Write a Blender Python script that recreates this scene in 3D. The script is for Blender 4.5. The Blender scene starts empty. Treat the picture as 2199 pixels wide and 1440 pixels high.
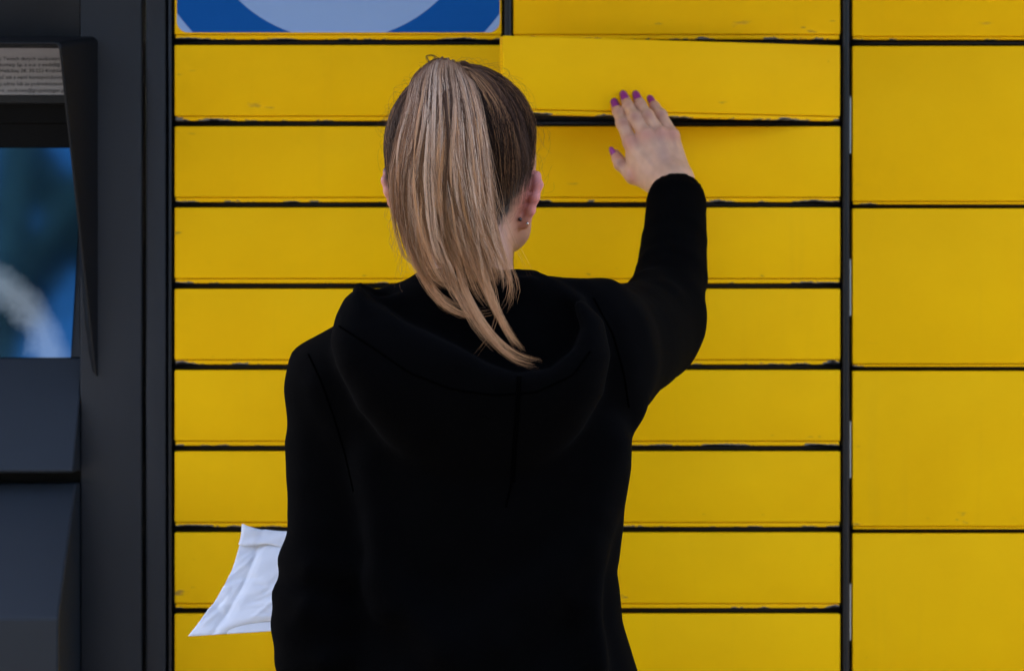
import bpy, bmesh, math, random
import numpy as np
from mathutils import Vector, Matrix
from mathutils.bvhtree import BVHTree

R = math.radians
SC = bpy.context.scene
COL = SC.collection

# ------------------------------------------------------------------ camera, world, sun, exposure
S = 0.00058          # metres per photo pixel on the plane of the locker doors (y = 0)
D = 3.4              # camera distance to that plane
ZC = 1.385           # camera height
cam_d = bpy.data.cameras.new('camera')
cam = bpy.data.objects.new('camera', cam_d); COL.objects.link(cam)
cam.location = (0, -D, ZC); cam.rotation_euler = (R(90), 0, 0)
cam_d.sensor_width = 36; cam_d.lens = 36 * D / (2199 * S)
cam_d.clip_start = 0.1; cam_d.clip_end = 3000
cam_d.dof.use_dof = True; cam_d.dof.focus_distance = 2.74; cam_d.dof.aperture_fstop = 9.0
SC.camera = cam

SUN_EL, SUN_AZ = R(36), R(-16)      # sun behind the locker: its front stands in open shade
w = bpy.data.worlds.new('World'); SC.world = w; w.use_nodes = True
wn = w.node_tree.nodes; wl = w.node_tree.links
sky = wn.new('ShaderNodeTexSky'); sky.sky_type = 'NISHITA'; sky.sun_disc = False
sky.sun_elevation = SUN_EL; sky.sun_rotation = SUN_AZ
sky.air_density = .7; sky.dust_density = 6.0; sky.ozone_density = .4
wn['Background'].inputs['Strength'].default_value = 0.15
wl.new(sky.outputs[0], wn['Background'].inputs['Color'])
sd = bpy.data.lights.new('sun', 'SUN'); sd.energy = 3.2; sd.angle = R(0.5); sd.color = (1, .93, .82)
sun = bpy.data.objects.new('sun', sd); COL.objects.link(sun)
sun_dir = Vector((math.sin(SUN_AZ) * math.cos(SUN_EL), math.cos(SUN_AZ) * math.cos(SUN_EL), math.sin(SUN_EL)))
sun.rotation_euler = (-sun_dir).to_track_quat('-Z', 'Y').to_euler(); sun.location = (0, 6, 8)
vs = SC.view_settings
vs.view_transform = 'Standard'; vs.look = 'None'; vs.gamma = 1; vs.use_curve_mapping = False
vs.exposure = 3.0
SC.render.engine = 'CYCLES'
SC.cycles.use_denoising = True
SC.cycles.max_bounces = 6

# ------------------------------------------------------------------ helpers
def P(px, py, y=0.0):
    k = S * (D + y) / D
    return Vector(((px - 1099.5) * k, y, ZC - (py - 720) * k))
def X(px): return (px - 1099.5) * S
def Z(py): return ZC - (py - 720) * S

def empty(name, loc, label, cat, group=None):
    o = bpy.data.objects.new(name, None); COL.objects.link(o); o.location = loc
    o.empty_display_size = .1
    o['label'] = label; o['category'] = cat
    if group: o['group'] = group
    return o
def link(name, me, mat, parent=None, loc=None, label=None):
    o = bpy.data.objects.new(name, me); COL.objects.link(o)
    if mat is not None and len(me.materials) == 0: me.materials.append(mat)
    if parent is not None:
        o.parent = parent
        if loc is not None: o.location = loc
        else: o.location = -world_loc(parent)
    elif loc is not None: o.location = loc
    if label: o['label'] = label
    return o
def world_loc(o):
    v = Vector((0, 0, 0))
    while o is not None:
        v += o.location; o = o.parent
    return v
def mesh(name, verts, faces, smooth=False):
    me = bpy.data.meshes.new(name); me.from_pydata([tuple(v) for v in verts], [], faces); me.update()
    if smooth: me.shade_smooth()
    return me
def np_mesh(name, V, Q, smooth=True):
    me = bpy.data.meshes.new(name)
    V = np.asarray(V, np.float32); Q = np.asarray(Q, np.int32); n = Q.shape[1]
    me.vertices.add(len(V)); me.vertices.foreach_set('co', V.ravel())
    me.loops.add(Q.size); me.loops.foreach_set('vertex_index', Q.ravel())
    me.polygons.add(len(Q)); me.polygons.foreach_set('loop_start', np.arange(0, Q.size, n, dtype=np.int32))
    me.update(calc_edges=True); me.validate()
    if smooth: me.shade_smooth()
    return me
def box_me(name, x0, x1, y0, y1, z0, z1, bev=0.0, seg=2):
    bm = bmesh.new()
    bmesh.ops.create_cube(bm, size=1)
    for v in bm.verts:
        v.co = Vector((x0 + (v.co.x + .5) * (x1 - x0), y0 + (v.co.y + .5) * (y1 - y0), z0 + (v.co.z + .5) * (z1 - z0)))
    if bev > 0:
        bmesh.ops.bevel(bm, geom=list(bm.edges), offset=bev, segments=seg, profile=.5, affect='EDGES')
    me = bpy.data.meshes.new(name); bm.to_mesh(me); bm.free()
    if bev > 0:
        me.shade_smooth(); 
        try: me.set_sharp_from_angle(angle=R(50))
        except Exception: pass
    return me
def prism_x(name, prof, x0, x1, bev=0.0):
    bm = bmesh.new()
    a = [bm.verts.new((x0, y, z)) for y, z in prof]; b = [bm.verts.new((x1, y, z)) for y, z in prof]
    n = len(prof)
    bm.faces.new(a); bm.faces.new(b[::-1])
    for i in range(n): bm.faces.new((a[i], b[i], b[(i + 1) % n], a[(i + 1) % n]))
    bmesh.ops.recalc_face_normals(bm, faces=bm.faces)
    if bev > 0:
        bmesh.ops.bevel(bm, geom=list(bm.edges), offset=bev, segments=2, profile=.5, affect='EDGES', clamp_overlap=True)
    me = bpy.data.meshes.new(name); bm.to_mesh(me); bm.free()
    return me
def tube_me(name, pts, rad, sides=8, closed_ends=True):
    pts = [Vector(p) for p in pts]; V = []; F = []
    n = len(pts); up = None
    for i, p in enumerate(pts):
        t = (pts[min(i + 1, n - 1)] - pts[max(i - 1, 0)]).normalized()
        if up is None:
            up = t.orthogonal().normalized()
        up = (up - t * up.dot(t)).normalized(); bi = t.cross(up)
        r = rad[i] if hasattr(rad, '__len__') else rad
        for k in range(sides):
            a = 2 * math.pi * k / sides
            V.append(p + (up * math.cos(a) + bi * math.sin(a)) * r)
    for i in range(n - 1):
        for k in range(sides):
            k2 = (k + 1) % sides
            F.append((i * sides + k, i * sides + k2, (i + 1) * sides + k2, (i + 1) * sides + k))
    if closed_ends:
        F.append(tuple(range(sides))[::-1]); F.append(tuple((n - 1) * sides + k for k in range(sides)))
    return mesh(name, V, F, True)

# ------------------------------------------------------------------ materials
def mat(name, col, rough=.5, metal=0.0, spec=.5, bump=None, var=None, coat=0.0):
    m = bpy.data.materials.new(name); m.use_nodes = True
    nt = m.node_tree; b = nt.nodes['Principled BSDF']
    b.inputs['Base Color'].default_value = (*col, 1); b.inputs['Roughness'].default_value = rough
    b.inputs['Metallic'].default_value = metal; b.inputs['Specular IOR Level'].default_value = spec
    b.inputs['Coat Weight'].default_value = coat
    tc = nt.nodes.new('ShaderNodeTexCoord')
    if var:
        sc_, amt = var
        nz = nt.nodes.new('ShaderNodeTexNoise'); nz.inputs['Scale'].default_value = sc_; nz.inputs['Detail'].default_value = 6
        nt.links.new(tc.outputs['Object'], nz.inputs['Vector'])
        mp = nt.nodes.new('ShaderNodeMapRange'); mp.inputs[1].default_value = .3; mp.inputs[2].default_value = .7
        mp.inputs[3].default_value = 1 - amt; mp.inputs[4].default_value = 1 + amt
        nt.links.new(nz.outputs['Fac'], mp.inputs[0])
        mx = nt.nodes.new('ShaderNodeVectorMath'); mx.operation = 'SCALE'; mx.inputs[0].default_value = col
        nt.links.new(mp.outputs[0], mx.inputs['Scale']); nt.links.new(mx.outputs[0], b.inputs['Base Color'])
    if bump:
        sc_, st, dist = bump
        nz = nt.nodes.new('ShaderNodeTexNoise'); nz.inputs['Scale'].default_value = sc_; nz.inputs['Detail'].default_value = 3
        nt.links.new(tc.outputs['Object'], nz.inputs['Vector'])
        bp = nt.nodes.new('ShaderNodeBump'); bp.inputs['Strength'].default_value = st; bp.inputs['Distance'].default_value = dist
        nt.links.new(nz.outputs['Fac'], bp.inputs['Height']); nt.links.new(bp.outputs[0], b.inputs['Normal'])
    return m

YEL = (.93, .52, .002)
def yellow_paint():
    m = mat('yellow_powder_coat', YEL, .5, spec=.05, bump=(900, .12, .0006))
    nt = m.node_tree; N = nt.nodes; L = nt.links; b = N['Principled BSDF']
    tc = N.new('ShaderNodeTexCoord'); oi = N.new('ShaderNodeObjectInfo')
    off = N.new('ShaderNodeVectorMath'); off.operation = 'SCALE'; off.inputs[0].default_value = (37., 11., 23.)
    L.new(oi.outputs['Random'], off.inputs['Scale'])
    ad = N.new('ShaderNodeVectorMath'); ad.operation = 'ADD'
    L.new(tc.outputs['Object'], ad.inputs[0]); L.new(off.outputs[0], ad.inputs[1])
    def noise(scale, detail, vec, lo, hi):
        n = N.new('ShaderNodeTexNoise'); n.inputs['Scale'].default_value = scale; n.inputs['Detail'].default_value = detail
        L.new(vec, n.inputs['Vector'])
        r = N.new('ShaderNodeMapRange'); r.inputs[1].default_value = lo; r.inputs[2].default_value = hi
        L.new(n.outputs['Fac'], r.inputs[0]); return r.outputs[0]
    grime = noise(9, 5, ad.outputs[0], .35, .75)
    st = N.new('ShaderNodeMapping'); st.inputs['Scale'].default_value = (60, 1, 3.2); L.new(ad.outputs[0], st.inputs['Vector'])
    streak = noise(1, 3, st.outputs[0], .60, .80)
    scf = N.new('ShaderNodeMapping'); scf.inputs['Scale'].default_value = (28, 1, 95); L.new(ad.outputs[0], scf.inputs['Vector'])
    scuff = noise(1, 4, scf.outputs[0], .69, .75)
    # scuffs only gather near the lower edge and corners, where hands and parcels rub
    sx = N.new('ShaderNodeSeparateXYZ'); L.new(tc.outputs['Object'], sx.inputs[0])
    lowm = N.new('ShaderNodeMapRange'); lowm.inputs[1].default_value = .022; lowm.inputs[2].default_value = .004; L.new(sx.outputs['Z'], lowm.inputs[0])
    ax = N.new('ShaderNodeMath'); ax.operation = 'ABSOLUTE'; L.new(sx.outputs['X'], ax.inputs[0])
    sidem = N.new('ShaderNodeMapRange'); sidem.inputs[1].default_value = .17; sidem.inputs[2].default_value = .203; L.new(ax.outputs[0], sidem.inputs[0])
    mm = N.new('ShaderNodeMath'); mm.operation = 'MAXIMUM'; L.new(lowm.outputs[0], mm.inputs[0]); L.new(sidem.outputs[0], mm.inputs[1])
    sm = N.new('ShaderNodeMath'); sm.operation = 'MULTIPLY'; L.new(scuff, sm.inputs[0]); L.new(mm.outputs[0], sm.inputs[1])
    def mixc(fac, a, bcol, amt):
        k = N.new('ShaderNodeMath'); k.operation = 'MULTIPLY'; k.inputs[1].default_value = amt; L.new(fac, k.inputs[0])
        mx = N.new('ShaderNodeMix'); mx.data_type = 'RGBA'; L.new(k.outputs[0], mx.inputs[0])
        if isinstance(a, tuple): mx.inputs[6].default_value = (*a, 1)
        else: L.new(a, mx.inputs[6])
        mx.inputs[7].default_value = (*bcol, 1); return mx.outputs[2]
    c = mixc(grime, YEL, (.84, .44, .002), .5)
    c = mixc(streak, c, (.60, .36, .02), .08)
    c = mixc(sm.outputs[0], c, (.16, .11, .05), .8)
    L.new(c, b.inputs['Base Color'])
    rr = N.new('ShaderNodeMapRange'); rr.inputs[3].default_value = .45; rr.inputs[4].default_value = .6; L.new(grime, rr.inputs[0])
    L.new(rr.outputs[0], b.inputs['Roughness'])
    return m
def lip_paint():
    m = mat('worn_yellow_edge', YEL, .5, spec=.05)
    nt = m.node_tree; N = nt.nodes; L = nt.links; b = N['Principled BSDF']
    tc = N.new('ShaderNodeTexCoord'); oi = N.new('ShaderNodeObjectInfo')
    off = N.new('ShaderNodeVectorMath'); off.operation = 'SCALE'; off.inputs[0].default_value = (53., 0, 0)
    L.new(oi.outputs['Random'], off.inputs['Scale'])
    ad = N.new('ShaderNodeVectorMath'); ad.operation = 'ADD'; L.new(tc.outputs['Object'], ad.inputs[0]); L.new(off.outputs[0], ad.inputs[1])
    mp = N.new('ShaderNodeMapping'); mp.inputs['Scale'].default_value = (24, 1, 60); L.new(ad.outputs[0], mp.inputs['Vector'])
    n = N.new('ShaderNodeTexNoise'); n.inputs['Scale'].default_value = 1; n.inputs['Detail'].default_value = 5; n.inputs['Roughness'].default_value = .62
    L.new(mp.outputs[0], n.inputs['Vector'])
    sx = N.new('ShaderNodeSeparateXYZ'); L.new(tc.outputs['Object'], sx.inputs[0])
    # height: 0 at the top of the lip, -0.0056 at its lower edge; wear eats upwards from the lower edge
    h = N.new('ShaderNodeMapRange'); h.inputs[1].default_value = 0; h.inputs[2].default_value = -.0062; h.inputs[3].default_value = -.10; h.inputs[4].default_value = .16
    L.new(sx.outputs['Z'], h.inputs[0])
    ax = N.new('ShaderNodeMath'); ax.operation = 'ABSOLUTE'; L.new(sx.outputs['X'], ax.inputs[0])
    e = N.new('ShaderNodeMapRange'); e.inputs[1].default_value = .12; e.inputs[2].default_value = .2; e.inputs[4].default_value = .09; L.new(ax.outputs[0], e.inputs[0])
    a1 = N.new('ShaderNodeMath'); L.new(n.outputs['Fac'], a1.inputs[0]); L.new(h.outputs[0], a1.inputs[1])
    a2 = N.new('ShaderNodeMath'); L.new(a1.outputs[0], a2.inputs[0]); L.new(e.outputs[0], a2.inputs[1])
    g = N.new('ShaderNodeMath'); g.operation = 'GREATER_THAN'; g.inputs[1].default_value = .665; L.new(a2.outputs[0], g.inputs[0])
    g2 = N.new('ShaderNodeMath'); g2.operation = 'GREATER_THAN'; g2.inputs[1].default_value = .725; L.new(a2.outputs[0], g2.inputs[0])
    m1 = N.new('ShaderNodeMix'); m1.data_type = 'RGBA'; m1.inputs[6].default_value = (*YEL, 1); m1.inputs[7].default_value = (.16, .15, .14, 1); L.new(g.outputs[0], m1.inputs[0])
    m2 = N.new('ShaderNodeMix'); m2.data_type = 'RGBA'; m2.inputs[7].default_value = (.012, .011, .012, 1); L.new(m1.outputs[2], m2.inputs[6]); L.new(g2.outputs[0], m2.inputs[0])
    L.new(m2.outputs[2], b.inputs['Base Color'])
    return m
M_YEL = yellow_paint(); M_LIP = lip_paint()
M_BLK = mat('black_frame_paint', (.004, .004, .005), .45, spec=.2)
M_BAR = mat('black_divider_paint', (.006, .007, .010), .3, spec=.3)
M_HOLE = mat('dark_interior', (.004, .004, .004), .8)
M_ANT = mat('anthracite_powder_coat', (.0150, .0165, .0200), .55, spec=.28, bump=(700, .18, .0008), var=(6, .10))
M_ANT2 = mat('anthracite_console', (.0112, .0158, .0222), .5, spec=.3, bump=(700, .15, .0008), var=(7, .10))
M_HOODP = mat('shade_toned_hood', (.0055, .0062, .008), .55, spec=.2, bump=(700, .15, .0008))  # darker than the fascia: shade on the hood's side put into its colour
M_GLOSSBLK = mat('black_panel', (.0035, .0035, .004), .6, spec=.1)
M_STEEL = mat('bare_steel', (.55, .56, .58), .35, metal=1)
M_PAPER = mat('label_paper', (.42, .42, .46), .6)
M_INK = mat('black_ink', (.012, .012, .014), .7)

# ------------------------------------------------------------------ ground
def paving():
    m = mat('asphalt_paving', (.085, .08, .072), .85, bump=(60, .4, .004), var=(2.5, .18))
    return m
g = link('ground', box_me('ground', -600, 600, -900, 500, -.3, 0), paving())
g['kind'] = 'structure'

# ------------------------------------------------------------------ parcel locker
LX0, LX1 = X(356.5), X(2558)
locker = empty('parcel_locker', (X(1457), .3, 0), 'yellow parcel locker wall with black frame and many flat compartment doors', 'parcel locker')
ZB, ZT = .10, Z(-640)
link('cabinet_body', box_me('cabinet_body', LX0, LX1, .022, .64, ZB, ZT), M_HOLE, locker)
link('plinth', box_me('plinth', LX0 + .02, LX1 - .02, .06, .6, 0, ZB), M_BLK, locker)
link('roof', box_me('roof', X(-560), LX1 + .06, -.55, .70, ZT + .004, ZT + .10, .006), M_ANT, locker)

def add_door_meshes(wpx, hpx, tag):
    W, H = wpx * S, hpx * S
    d = box_me('door_' + tag, -W / 2, W / 2, 0, .016, 0, H, .0016, 2); low = -.0037 if tag == 'tall' else -.0058
    l = box_me('door_lip_' + tag, -W / 2 + .001, W / 2 - .001, .0022, .014, low, -.0007, .0006, 1)
    # the lip's own origin sits on the crease
    return d, l
DM = {}
for tag, wpx, hpx in (('small', 702, 152), ('tall', 700, 333), ('sign', 702, 328), ('upper', 702, 300), ('lower', 702, 1180), ('open', 750, 152)):
    DM[tag] = add_door_meshes(wpx, hpx, tag)
def door(tag, pxc, bottom, label=None):
    d, l = DM[tag]
    o = link('door', d, M_YEL, locker, Vector((X(pxc), 0, Z(bottom))) - locker.location, label)
    lp = link('door_lip', l, M_LIP, o, (0, 0, 0))
    return o
C1, C2, C3 = (375 + 1077) / 2, (1103 + 1804) / 2, (1831 + 2531) / 2
row = lambda i: 97 + 174.3 * i + 152
open_door = None
for c in (C1, C2):
    for i in range(9):
        if c == C2 and i == 0:
            hinge = empty('x', (0, 0, 0), '', ''); bpy.data.objects.remove(hinge)
            W = 750 * S
            open_door = door('open', 0, 250, 'small compartment door standing ajar, pushed by the hand')
            ang = R(15.2)
            hx = X(1804.5)
            open_door.location = Vector((hx - W / 2 * math.cos(ang), -W / 2 * math.sin(ang) - .001, Z(250))) - locker.location
            open_door.rotation_euler = (0, 0, ang)
            open_door.scale = (1, 1, 1.0)
            continue
        door('small', c, row(i))
    door('lower', c, row(8) + 22 + 1180)
tall_doors = []
for i in range(4):
    o = door('tall', C3, 99 + 348.6 * i + 333); tall_doors.append(o)
    st = link('latch_plate', DM.setdefault('latch', box_me('latch_plate', -.0012, .0012, 0, .002, 0, 122 * S)), M_STEEL, o,
              (-(700 * S) / 2 - .0028, .004, (333 - 230) * S))
door('lower', C3, 99 + 348.6 * 4 + 1180)
sign_door = door('sign', C1, 74, 'yellow door carrying a blue and pale blue round sign sticker')
door('small', C2, 74); door('sign', C2, 74 - 174.3)
door('tall', C3, 78)
door('upper', C1, 74 - 349); door('upper', C2, -276 - 0); door('upper', C3, 78 - 349)
# frame bars
for px, r in ((1090.5, 10), (1817.5, 9), (2544, 9)):
    n = 10; prof = []
    for k in range(n + 1):
        a = math.pi * k / n
        prof.append((math.cos(a) * r * S, .006 - math.sin(a) * .0075))
    V = []; F = []
    for z in (ZB, ZT):
        for (x, y) in prof: V.append((x, y, z))
        V.append((-r * S, .022, z)); V.append((r * S, .022, z))
    m_ = n + 3
    for k in range(m_): F.append((k, (k + 1) % m_, m_ + (k + 1) % m_, m_ + k))
    me = mesh('vertical_divider', V, F, True)
    link('vertical_divider', me, M_BAR, locker, Vector((X(px), 0, 0)) - locker.location)
rail_me = None
def rail(px0, px1, py):
    me = tube_me('horizontal_rail', [(X(px0), .0125, Z(py)), (X(px1), .0125, Z(py))], .0042, 10)
    link('horizontal_rail', me, M_BLK, locker)
for i in range(-1, 9):
    rail(358, 1080, row(i) + 15); rail(1101, 1808, row(i) + 15)
for i in range(5):
    rail(1827, 2535, 99 + 348.6 * i - 8)
# left edge profile of the locker: flat strip, groove and slim rim beside the doors
link('side_strip', box_me('side_strip', X(313.5), X(355.5), -.001, .6, ZB, ZT, .002), M_ANT, locker)
link('side_rim', box_me('side_rim', X(361), X(368.5), .000, .03, ZB, ZT, .0016), M_BAR, locker)
link('side_strip', box_me('side_strip2', LX1 + .002, LX1 + .03, -.001, .6, ZB, ZT, .002), M_ANT, locker)

# round sign sticker on the upper left door (flat print)
def sticker_mat():
    m = mat('sign_print', (.25, .39, .62), .6, spec=.1, bump=(300, .1, .0004))
    nt = m.node_tree; N = nt.nodes; L = nt.links; b = N['Principled BSDF']
    tc = N.new('ShaderNodeTexCoord'); sx = N.new('ShaderNodeSeparateXYZ'); L.new(tc.outputs['Object'], sx.inputs[0])
    def sq(o):
        n = N.new('ShaderNodeMath'); n.operation = 'MULTIPLY'; L.new(o, n.inputs[0]); L.new(o, n.inputs[1]); return n.outputs[0]
    a = N.new('ShaderNodeMath'); L.new(sq(sx.outputs['X']), a.inputs[0]); L.new(sq(sx.outputs['Z']), a.inputs[1])
    r = N.new('ShaderNodeMath'); r.operation = 'SQRT'; L.new(a.outputs[0], r.inputs[0])
    g1 = N.new('ShaderNodeMapRange'); g1.inputs[1].default_value = 308.6 * S; g1.inputs[2].default_value = 309.6 * S; L.new(r.outputs[0], g1.inputs[0])
    g2 = N.new('ShaderNodeMapRange'); g2.inputs[1].default_value = 428.2 * S; g2.inputs[2].default_value = 427.2 * S; L.new(r.outputs[0], g2.inputs[0])
    mu = N.new('ShaderNodeMath'); mu.operation = 'MULTIPLY'; L.new(g1.outputs[0], mu.inputs[0]); L.new(g2.outputs[0], mu.inputs[1])
    mx = N.new('ShaderNodeMix'); mx.data_type = 'RGBA'; mx.inputs[6].default_value = (.27, .40, .66, 1); mx.inputs[7].default_value = (.002, .085, .34, 1)
    L.new(mu.outputs[0], mx.inputs[0]); L.new(mx.outputs[2], b.inputs['Base Color'])
    return m
def rounded_rect(x0, x1, z0, z1, r, y, n=6):
    pts = []
    for cx, cz, a0 in ((x1 - r, z1 - r, 0), (x0 + r, z1 - r, 90), (x0 + r, z0 + r, 180), (x1 - r, z0 + r, 270)):
        for k in range(n + 1):
            a = R(a0 + 90 * k / n); pts.append((cx + r * math.cos(a), y, cz + r * math.sin(a)))
    return pts
pts = rounded_rect(-347 * S, 346 * S, -292 * S, (-250 + 222) * S + 0 + 270 * S, 24 * S, 0)
bm = bmesh.new(); f = bm.faces.new([bm.verts.new(p) for p in pts])
ex = bmesh.ops.extrude_face_region(bm, geom=[f]); bmesh.ops.translate(bm, verts=[e for e in ex['geom'] if isinstance(e, bmesh.types.BMVert)], vec=(0, -.0006, 0))
bmesh.ops.recalc_face_normals(bm, faces=bm.faces)
me = bpy.data.meshes.new('sticker'); bm.to_mesh(me); bm.free()
# sticker origin = centre of the printed rings (photo px 727,-222)
st = link('sticker', me, sticker_mat(), sign_door, Vector((X(727), -.0002, Z(-222))) - (locker.location + sign_door.location), 'round blue ring sign sticker with pale blue centre')

# ------------------------------------------------------------------ terminal
term = empty('terminal_cabinet', (X(-100), .3, 0), 'dark anthracite terminal cabinet with hooded screen beside the yellow doors', 'terminal')
TX0 = X(-520)
link('fascia_side', box_me('fascia_side', X(172), X(304.5), 0, .05, ZB, ZT, .0025, 3), M_ANT, term)
link('fascia_top', box_me('fascia_top', TX0, X(171.5), .0005, .05, Z(84), ZT, .0008, 1), M_ANT, term)
link('cabinet_back', box_me('cabinet_back', TX0, X(304), .16, .62, ZB, ZT), M_ANT, term)
link('recess_wall', box_me('recess_wall', X(173), X(182), .0505, .16, Z(900), ZT), M_HOLE, term)
link('plinth', box_me('plinth', TX0 + .02, X(290), .06, .58, 0, ZB), M_BLK, term)
# lower console: card slot panel sloping out, gap, keypad shelf sloping further out, vertical apron
link('console_upper', prism_x('console_upper', [(.030, Z(768)), (0, Z(850)), (-.054, Z(1006)), (-.050, Z(1010.5)), (.05, Z(1010.5)), (.16, Z(1010.5)), (.16, Z(768))], TX0, X(171.3), .0028), M_ANT2, term)
link('console_gap', box_me('console_gap', TX0, X(171.0), .02, .16, Z(1037), Z(1010.8)), M_HOLE, term)
link('console_shelf', prism_x('console_shelf', [(-.025, Z(1035)), (-.157, Z(1298)), (-.157, .12), (.16, .12), (.16, Z(1035))], TX0, X(171.3), .0035), M_ANT2, term)
# screen and bezel, leaning back
def quad_plate(name, a, b, c, d, th, m, parent, label=None):
    n = (b - a).cross(d - a).normalized()
    if n.y > 0: n = -n
    V = [a, b, c, d] + [p - n * th for p in (a, b, c, d)]
    F = [(0, 1, 2, 3), (7, 6, 5, 4), (0, 4, 5, 1), (1, 5, 6, 2), (2, 6, 7, 3), (3, 7, 4, 0)]
    me = mesh(name, V, F); bm = bmesh.new(); bm.from_mesh(me); bmesh.ops.recalc_face_normals(bm, faces=bm.faces); bm.to_mesh(me); bm.free()
    return link(name, me, m, parent, label=label)
quad_plate('bezel', P(-700, 766, .034), P(186, 766, .034), P(186, 290, .080), P(-700, 290, .080), .004, M_ANT2, term)
def screen_mat():
    m = mat('screen_glass', (.003, .004, .006), .05, spec=.5)
    nt = m.node_tree; N = nt.nodes; L = nt.links; b = N['Principled BSDF']
    b.inputs['IOR'].default_value = 1.85; b.inputs['Specular Tint'].default_value = (.10, .48, 1, 1)
    tc = N.new('ShaderNodeTexCoord'); sx = N.new('ShaderNodeSeparateXYZ'); L.new(tc.outputs['Object'], sx.inputs[0])
    # a reflected pale arc over dark green, painted in as emission: distance from an arc centre (object x/z)
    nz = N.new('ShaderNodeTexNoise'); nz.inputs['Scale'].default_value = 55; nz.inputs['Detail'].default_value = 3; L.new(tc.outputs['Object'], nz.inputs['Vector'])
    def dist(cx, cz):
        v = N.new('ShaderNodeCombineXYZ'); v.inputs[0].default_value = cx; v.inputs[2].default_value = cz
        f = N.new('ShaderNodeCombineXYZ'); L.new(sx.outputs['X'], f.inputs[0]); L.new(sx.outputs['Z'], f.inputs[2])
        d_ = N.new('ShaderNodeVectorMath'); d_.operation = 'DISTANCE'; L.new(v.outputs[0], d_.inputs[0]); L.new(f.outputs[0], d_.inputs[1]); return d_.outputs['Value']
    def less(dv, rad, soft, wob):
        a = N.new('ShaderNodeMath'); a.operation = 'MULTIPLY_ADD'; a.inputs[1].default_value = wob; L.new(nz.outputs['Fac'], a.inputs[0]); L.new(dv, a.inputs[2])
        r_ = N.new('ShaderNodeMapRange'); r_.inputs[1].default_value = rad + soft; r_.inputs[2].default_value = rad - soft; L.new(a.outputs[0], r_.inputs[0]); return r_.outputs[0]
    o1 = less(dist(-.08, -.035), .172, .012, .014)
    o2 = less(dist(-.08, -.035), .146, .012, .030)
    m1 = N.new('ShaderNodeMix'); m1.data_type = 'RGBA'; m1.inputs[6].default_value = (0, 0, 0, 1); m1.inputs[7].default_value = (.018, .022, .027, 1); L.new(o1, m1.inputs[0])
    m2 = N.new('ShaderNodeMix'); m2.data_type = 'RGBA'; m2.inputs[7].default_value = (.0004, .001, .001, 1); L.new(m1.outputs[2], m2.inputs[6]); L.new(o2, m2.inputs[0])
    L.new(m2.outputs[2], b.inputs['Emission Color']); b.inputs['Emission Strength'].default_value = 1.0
    return m
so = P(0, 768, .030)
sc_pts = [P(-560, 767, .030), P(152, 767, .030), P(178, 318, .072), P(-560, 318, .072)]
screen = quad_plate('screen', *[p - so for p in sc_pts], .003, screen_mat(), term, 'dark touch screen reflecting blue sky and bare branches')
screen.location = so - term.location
# inner dark panel above the screen
link('inner_panel', box_me('inner_panel', TX0, X(171), .0745, .14, P(0, 322, .0745).z, P(0, 262, .0745).z), M_GLOSSBLK, term)
link('inner_panel', box_me('inner_panel2', TX0, X(171), .068, .14, P(0, 264, .068).z, P(0, 215, .068).z), M_GLOSSBLK, term)
link('label_ledge', prism_x('label_ledge', [(.046, P(0, 205.5, .046).z), (.046, P(0, 221, .046).z), (.09, P(0, 221, .046).z), (.09, P(0, 205.5, .046).z)], TX0, X(171), .0008), M_ANT, term)
# notice paper
lo = P(0, 204, .048)
la, lb, lc, ld = P(-560, 204, .048), P(165, 204, .048), P(165, 100, .062), P(-560, 100, .062)
notice = quad_plate('notice_paper', la - lo, lb - lo, lc - lo, ld - lo, .001, M_PAPER, term, 'white notice with small black print above the screen')
notice.location = lo - term.location
tilt = math.atan2(lc.y - lb.y, lc.z - lb.z)
lines = [('przetwarzania przez nas Twoich danych osobowych jest', 126, 'Twoich'), ('InPost Paczkomaty Sp. z o.o. z siedzibą w', 139, 'komaty'),
         ('przy ul. Wielickiej 28, 30-552 Kraków,', 152, '28'), ('możesz skontaktować się z nami korespondencyjnie', 166, 'się'),
         ('na wskazany wyżej adres lub za pośrednictwem', 180, 'adres'), ('poczty: dane_osobowe@grupainteger.pl', 194, 'osob')]
anchors = {'Twoich': 8, 'komaty': 0, '28': 46, 'się': 14, 'adres': 9, 'osob': 17}
dg = None
for txt, py, key in lines:
    def tmesh(t):
        cu = bpy.data.curves.new('t', 'FONT'); cu.body = t; cu.size = 11.6 * S * (D + .05) / D; cu.resolution_u = 2
        ob = bpy.data.objects.new('t', cu); COL.objects.link(ob)
        dgr = bpy.context.evaluated_depsgraph_get(); me_ = bpy.data.meshes.new_from_object(ob.evaluated_get(dgr))
        bpy.data.objects.remove(ob); return me_
    full = tmesh(txt); pre = tmesh(txt[:txt.index(key)] + '.')
    wpre = max((v.co.x for v in pre.vertices), default=0)
    fr = (py + 4 - 100) / (204 - 100)
    yy = .062 + (.048 - .062) * fr - .0014
    p = P(anchors[key], py + 4, yy)
    mt = Matrix.Translation(p - lo - Vector((wpre, 0, 0))) @ Matrix.Rotation(R(90) - tilt, 4, 'X')
    full.transform(mt)
    # keep only what lies on the paper
    bm = bmesh.new(); bm.from_mesh(full)
    bmesh.ops.bisect_plane(bm, geom=bm.verts[:] + bm.edges[:] + bm.faces[:], plane_co=(lb.x - lo.x - .004, 0, 0), plane_no=(1, 0, 0), clear_outer=True)
    bm.to_mesh(full); bm.free()
    full.materials.clear()
    link('text_line', full, M_INK, notice, (0, 0, 0))
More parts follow.
